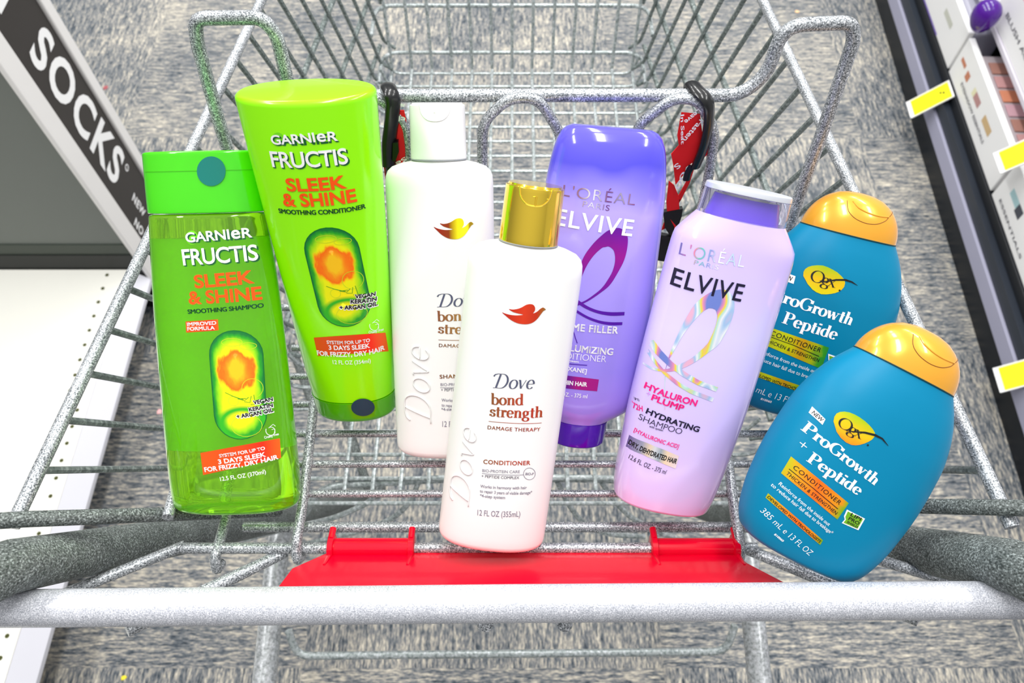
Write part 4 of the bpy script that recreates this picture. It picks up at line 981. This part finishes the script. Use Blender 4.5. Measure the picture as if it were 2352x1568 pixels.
# upright display with the poster strip, standing behind the deck
dp = empty('display_stand', (-1.2, 1.0, 0))
tag(dp, 'grey display stand with white edge profiles carrying the black SOCKS sign', 'display stand')
db = (-1.2, 1.0, 0)
fbox('back_panel', (-1.75, .90, .215), (-.745, .915, 1.6), M_GREY, dp, db)
fbox('base_black_rail', (-1.75, .895, .0), (-.742, .91, .185), mat('black_rail', (18, 22, 20), .5), dp, db)  # near-black strip along the foot of the stand
fbox('base_rail', (-1.75, .897, .185), (-.744, .912, .215), mat('dark_rail', (60, 68, 60), .5), dp, db)
fbox('edge_profile', (-.741, .893, 0), (-.732, .936, 1.6), M_FIX, dp, db, .003)
fbox('edge_profile', (-.741, 1.056, 0), (-.732, 1.08, 1.6), M_FIX, dp, db, .003)
sg = box('poster_strip', (-.744, .937, .06), (-.738, 1.055, 1.6), mat('poster_black', (52, 48, 46), .45))
tag(sg, 'black vertical sign strip with white SOCKS lettering between white profiles', 'sign')
rotS = Matrix((Vector((0, 0, -1)), Vector((-1, 0, 0)), Vector((0, 1, 0)))).transposed()   # x: reading direction (down), z: letter tops (+y), -y: outwards (+x)
SS = Surf((-.738, 1.0, .45), rotS); PS = Print(SS, sg)
def sign_text(t_, zt, zb, yb, h, bold=.03, key='s'):
    v, f = glyph_mesh(t_, bold, 1.14); H, _ = glyph_mesh('H', bold, 1.0); hc = max(p[1] for p in H) - min(p[1] for p in H); x0 = min(p[0] for p in v); x1 = max(p[0] for p in v)
    sx = (zt - zb) / (x1 - x0); sy = h / hc; PS.raw(key, [(.45 - zt + (x - x0) * sx, yb - 1.0 + y * sy) for x, y in v], f)
sign_text('SOCKS', .603, .305, .967, .076); sign_text('Y', .72, .645, .967, .076, key='y'); sign_text('\u00ae', .297, .284, 1.018, .014, key='r')
sign_text('NO SHOW', .215, .09, .948, .018, key='a'); sign_text('NEW', .245, .19, .985, .018, key='b')
M4 = rotS.to_4x4(); M4.translation = SS.O
for k_, n_ in (('s', 'sign_lettering'), ('y', 'sign_lettering'), ('r', 'registered_mark'), ('a', 'sign_small_print'), ('b', 'sign_small_print')):
    so = PS.build(k_, n_, M_INKW, .0006); so.data.transform(M4)

# ------------------------------------------------------------------ right gondola with cosmetics
AL = math.atan(.0423); G0 = Vector((.944, 0, 0)); GR = Matrix.Rotation(-AL, 3, 'Z')
gd = empty('store_shelf', G0, GR)
tag(gd, 'black gondola shelf with pale lavender base strip along the right side of the aisle', 'shelf')
def gbox(name, lo, hi, m, bevel=0, p=gd): return box(name, lo, hi, m, p, bevel)
M_GBLK = mat('gondola_black', (20, 24, 30), .4)
gbox('kick_plate', (0, -.6, 0), (.6, 3.2, .055), M_GBLK)
gbox('base_strip', (-.004, -.6, .056), (.02, 3.2, .095), mat('lavender_strip', (168, 168, 190), .35), .002)
gbox('base_rail', (.002, -.6, .0955), (.4, 3.2, .125), mat('gondola_slate', (44, 50, 60), .35))
gbox('shelf_tray', (.016, -.6, .1255), (.4, 3.2, .15), M_GBLK, .002)
gbox('back_board', (.4, -.6, 0), (.43, 3.2, 1.7), mat('board_grey', (200, 200, 205), .5))
gbox('upper_tray', (.062, -.6, .262), (.4, 3.2, .272), mat('acrylic_tray', (226, 222, 232), .15, coat=.3))
def gpt(x, y, z): return G0 + GR @ Vector((x, y, z))
BXW = mat('carton_white', (244, 244, 244), .35, coat=.2)
def carton(label, y0, y1, z0, x0, dep, h, deco):
    e = empty('cosmetics_box', gpt((x0 + dep / 2), (y0 + y1) / 2, z0), GR); tag(e, label, 'box', 'cosmetics boxes on the right shelf')
    w = (y1 - y0) / 2
    box('carton', (-dep / 2, -w, 0), (dep / 2, w, h), BXW, e, .002)
    S3 = Surf((0, 0, 0), rotS)
    def quad(name, ya, yb, za, zb, m, ep=.0004):
        V = [(-dep / 2 - ep, ya - (y0 + y1) / 2, za), (-dep / 2 - ep, yb - (y0 + y1) / 2, za), (-dep / 2 - ep, yb - (y0 + y1) / 2, zb), (-dep / 2 - ep, ya - (y0 + y1) / 2, zb)]
        return new_obj(name, V, [(0, 3, 2, 1)], m, e, smooth=False)
    for d in deco: quad(*d)
    return e, dep, (y0 + y1) / 2
def side_text(e, dep, yc, t_, ya, yb, z0, h, m=None):
    """lettering on the aisle face, read from far to near"""
    v, f = glyph_mesh(t_, .01, 1.0); H, _ = glyph_mesh('H', .01, 1.0); hc = max(p[1] for p in H); x0 = min(p[0] for p in v); x1 = max(p[0] for p in v)
    V = [(-dep / 2 - .0008, ya - yc + (x - x0) / (x1 - x0) * (yb - ya), z0 + y * h / hc) for x, y in v]
    new_obj('carton_lettering', V, f, m or mat('carton_ink', (96, 96, 104), .5), e, smooth=False)
pk = mat('swatch_rose', (186, 140, 140), .5); tn = mat('swatch_tan', (206, 176, 130), .5); ro = mat('swatch_terracotta', (200, 130, 100), .5); bl = mat('swatch_aqua', (170, 205, 210), .5); dk = mat('swatch_dark', (70, 74, 84), .5)
lv = mat('violet_stripe', (130, 110, 190), .5); cr = mat('swatch_cream', (232, 228, 190), .5)
r_ = carton('white cosmetics box with violet edge stripe, farthest box along the right shelf', 1.465, 2.0, .151, .02, .014, .10,
  [('edge_stripe', 1.58, 1.98, .001, .006, lv), ('printed_swatch', 1.66, 1.76, .045, .062, bl), ('printed_swatch', 1.54, 1.6, .05, .064, mat('swatch_grey', (200, 202, 190), .5))])
side_text(*r_, 'ESSENTIALS', 1.85, 1.7, .024, .008)
r_ = carton('white cosmetics box with brown and tan swatches behind the yellow price tag', 1.09, 1.455, .151, .02, .014, .095,
  [('printed_swatch', 1.405, 1.435, .05, .06, ro), ('printed_swatch', 1.37, 1.39, .042, .06, ro), ('printed_swatch', 1.285, 1.32, .045, .062, pk), ('printed_swatch', 1.32, 1.334, .045, .062, cr), ('printed_swatch', 1.2, 1.25, .045, .062, tn), ('printed_swatch', 1.112, 1.13, .05, .066, ro)])
side_text(*r_, 'EYESHADOW ESSENTIALS', 1.385, 1.2, .024, .008)
r_ = carton('white cosmetics box with dark teal swatch, nearest box on the right shelf', .62, 1.08, .151, .02, .014, .10,
  [('printed_swatch', 1.0, 1.04, .05, .066, bl), ('printed_swatch', .975, 1.0, .045, .066, dk)])
side_text(*r_, 'ESSENTIALS', 1.05, .90, .016, .007)
# clear palettes standing behind the cartons
PAL = mat('clear_case', (236, 224, 230), .08, trans=.5, coat=.6, ior=1.2)
for (y0, y1, lab) in ((1.12, 1.42, 'clear plastic makeup palette of rose and terracotta pans behind the swatch box'), (.70, 1.08, 'clear plastic makeup palette behind the nearest white box')):
    e = empty('makeup_palette', gpt(.082, (y0 + y1) / 2, .1505), GR); tag(e, lab, 'makeup palette', 'makeup palettes on the right shelf')
    w = (y1 - y0) / 2
    box('case', (-.038, -w, 0), (.05, w, .078), PAL, e, .006)
    for k in range(6):
        ya = -w + .02 + k * (2 * w - .04) / 6
        box('makeup_pan', (-.028, ya, .0785), (.044, ya + (2 * w - .04) / 6 - .008, .0815), (pk, mat('pan_brown', (160, 116, 104), .6), mat('pan_mauve', (190, 150, 160), .6), ro)[k % 4], e, .001)
# raised row
e = empty('makeup_palette', gpt(.085, 1.66, .1505), GR); tag(e, 'pale grey translucent makeup case between the far box and the purple sponge', 'makeup palette', 'makeup palettes on the right shelf')
box('case', (-.04, -.18, 0), (.03, .18, .09), mat('frosted_case', (206, 206, 222), .3, trans=.3), e, .01)
r_ = carton('large white box with pink shapes and grey lettering at the top right corner', .95, 1.50, .273, .066, .10, .13,
  [('printed_petal', 1.42, 1.475, .09, .115, mat('petal_pink', (244, 176, 190), .5)), ('printed_petal', 1.33, 1.385, .09, .115, mat('petal_pink', (244, 176, 190), .5)), ('printed_petal', 1.22, 1.28, .09, .115, mat('petal_pink', (244, 176, 190), .5))])
side_text(*r_, 'BLUSH ACCENTS', 1.45, 1.2, .035, .010)
mb = MB(); rings = []
for i in range(17):
    t = math.pi * i / 16; rings.append((.038 * math.cos(t), .029 * math.sin(t) * (1 + .18 * math.cos(t))))
V, F = [], []
for (z, r0) in rings:
    for k in range(28): V.append((r0 * math.cos(k * math.pi / 14), r0 * math.sin(k * math.pi / 14), z))
for i in range(16):
    for k in range(28): F.append((i * 28 + k, i * 28 + (k + 1) % 28, (i + 1) * 28 + (k + 1) % 28, (i + 1) * 28 + k))
egg = new_obj('beauty_sponge', V, F, mat('purple_gloss', (74, 0, 140), .2, coat=.5)); egg.location = at(2262, 38, z=.30)
tag(egg, 'glossy purple egg shaped makeup sponge beside the box with pink shapes', 'makeup sponge')
# price tags on little white holders
M_YEL = mat('tag_yellow', (255, 250, 0), .5)
for k, (low, X1, zt, lab) in enumerate((((2087, 254), None, .08, 'yellow price tag in white holder sticking out below the swatch box, farthest along the shelf'), ((2290, 376), None, .262, 'yellow price tag in white holder overlapping the white boxes at the right edge'), ((2289, 874), None, .08, 'yellow price tag in white holder over the lavender strip, nearest of the tags'))):
    a = at(*low, z=zt); d = (GR @ Vector((1, 0, 1.04))).normalized(); s = GR @ Vector((0, 1, 0)); n = s.cross(d) * -1
    if n.z < 0: n = -n
    rot = Matrix((d, s, n)).transposed()
    if rot.determinant() < 0: rot = Matrix((d, s * -1, n)).transposed()
    e = empty('price_tag', a, rot); tag(e, lab, 'price tag', 'yellow price tags on the right shelf')
    L_ = .098
    box('tag_holder', (0, -.0265, -.0015), (L_, .0265, .0), M_INKW, e, .0005)
    mb = MB(); mb.box((.0, -.0265, 0), (.003, .0265, .0022)); mb.box((0, -.0265, 0), (L_, -.0245, .0016)); mb.box((0, .0245, 0), (L_, .0265, .0016)); mb.build('holder_edge', M_INKW, e, smooth=False)
    box('tag_card', (.009, -.0235, .0002), (L_ - .004, .0235, .0007), M_YEL, e)
    mb = MB()
    for j in range(3 if k == 0 else 1): mb.box((.05 + j * .006, -.012 + j * .001, .0008), (.0508 + j * .006, .008, .0009))
    if k == 0: mb.box((.072, 0, .0008), (.076, .006, .0009)); mb.box((.078, -.004, .0008), (.082, .002, .0009))
    mb.build('tag_print', M_INK, e, smooth=False)
    mb = MB(); mb.tube([(L_ * .9, 0, -.003), (L_ * .9 + .02, 0, -.012)], .002, 8); mb.build('holder_arm', M_INKW, e)

# scraps on the carpet
for (px, py, r, c, lab) in ((365, 944, .006, (250, 190, 190), 'small pink paper scrap on the dark carpet left of the green shampoo'), (283, 1556, .005, (250, 230, 60), 'tiny yellow crumb on the carpet at the bottom left'), (1831, 26, .006, (244, 200, 150), 'small orange paper scrap on the carpet at the top right'), (243, 200, .007, (160, 84, 90), 'small dark red fuzz spot on the carpet beside the sock sign')):
    a = at(px, py, z=.0015); n = 9; pts = [(r * (1 + .35 * random.uniform(-1, 1)) * math.cos(i * 2 * math.pi / n), r * (1 + .35 * random.uniform(-1, 1)) * math.sin(i * 2 * math.pi / n)) for i in range(n)]
    mb = MB(); mb.add([(x, y, 0) for x, y in pts] + [(x * .9, y * .9, .001) for x, y in pts], [tuple(range(n))[::-1], tuple(range(n, 2 * n))] + [(i, (i + 1) % n, n + (i + 1) % n, n + i) for i in range(n)])
    o = mb.build('paper_scrap', mat('scrap_%d' % c[1], c, .8), smooth=False); o.location = (a.x, a.y, .0002); tag(o, lab, 'paper scrap')

# ------------------------------------------------------------------ light: ceiling of a bright store
W = bpy.data.worlds.new('store'); bpy.context.scene.world = W; W.use_nodes = True
nt = W.node_tree; ns, L = nt.nodes, nt.links; bg = ns['Background']
tc = ns.new('ShaderNodeTexCoord'); sp = ns.new('ShaderNodeSeparateXYZ'); L.new(tc.outputs['Generated'], sp.inputs[0])
mr = ns.new('ShaderNodeMapRange'); mr.inputs[1].default_value = -.3; mr.inputs[2].default_value = .9; L.new(sp.outputs[2], mr.inputs[0])
r = ns.new('ShaderNodeValToRGB'); r.color_ramp.elements[0].color = (.16, .17, .18, 1); r.color_ramp.elements[1].color = (1, 1, 1, 1); r.color_ramp.elements[1].position = 1
k = r.color_ramp.elements.new(.35); k.color = (.32, .33, .34, 1)
L.new(mr.outputs[0], r.inputs['Fac']); L.new(r.outputs['Color'], bg.inputs['Color']); bg.inputs['Strength'].default_value = .8
for i, (x, y) in enumerate([(x, y) for x in (-1.5, 0.15, 1.8) for y in (.5, 2.1, 3.7)]):
    l = bpy.data.lights.new('ceiling_lamp', 'AREA'); l.shape = 'RECTANGLE'; l.size = .25; l.size_y = 1.2; l.energy = 26; l.color = (1, .99, .97)
    o = bpy.data.objects.new('ceiling_lamp', l); COL.objects.link(o); o.location = (x, y, 3.0)

# ------------------------------------------------------------------ camera
cd = bpy.data.cameras.new('camera'); co = bpy.data.objects.new('camera', cd); COL.objects.link(co)
co.location = CAM; co.rotation_euler = (math.radians(90) - TH, 0, 0)
cd.sensor_width = 36; cd.lens = FPX / 2352 * 36; cd.clip_start = .01
cd.dof.use_dof = True; cd.dof.focus_distance = .46; cd.dof.aperture_fstop = 13
sc = bpy.context.scene; sc.camera = co
sc.view_settings.view_transform = 'Standard'; sc.view_settings.look = 'None'; sc.view_settings.gamma = 1; sc.view_settings.use_curve_mapping = False
sc.view_settings.exposure = .05
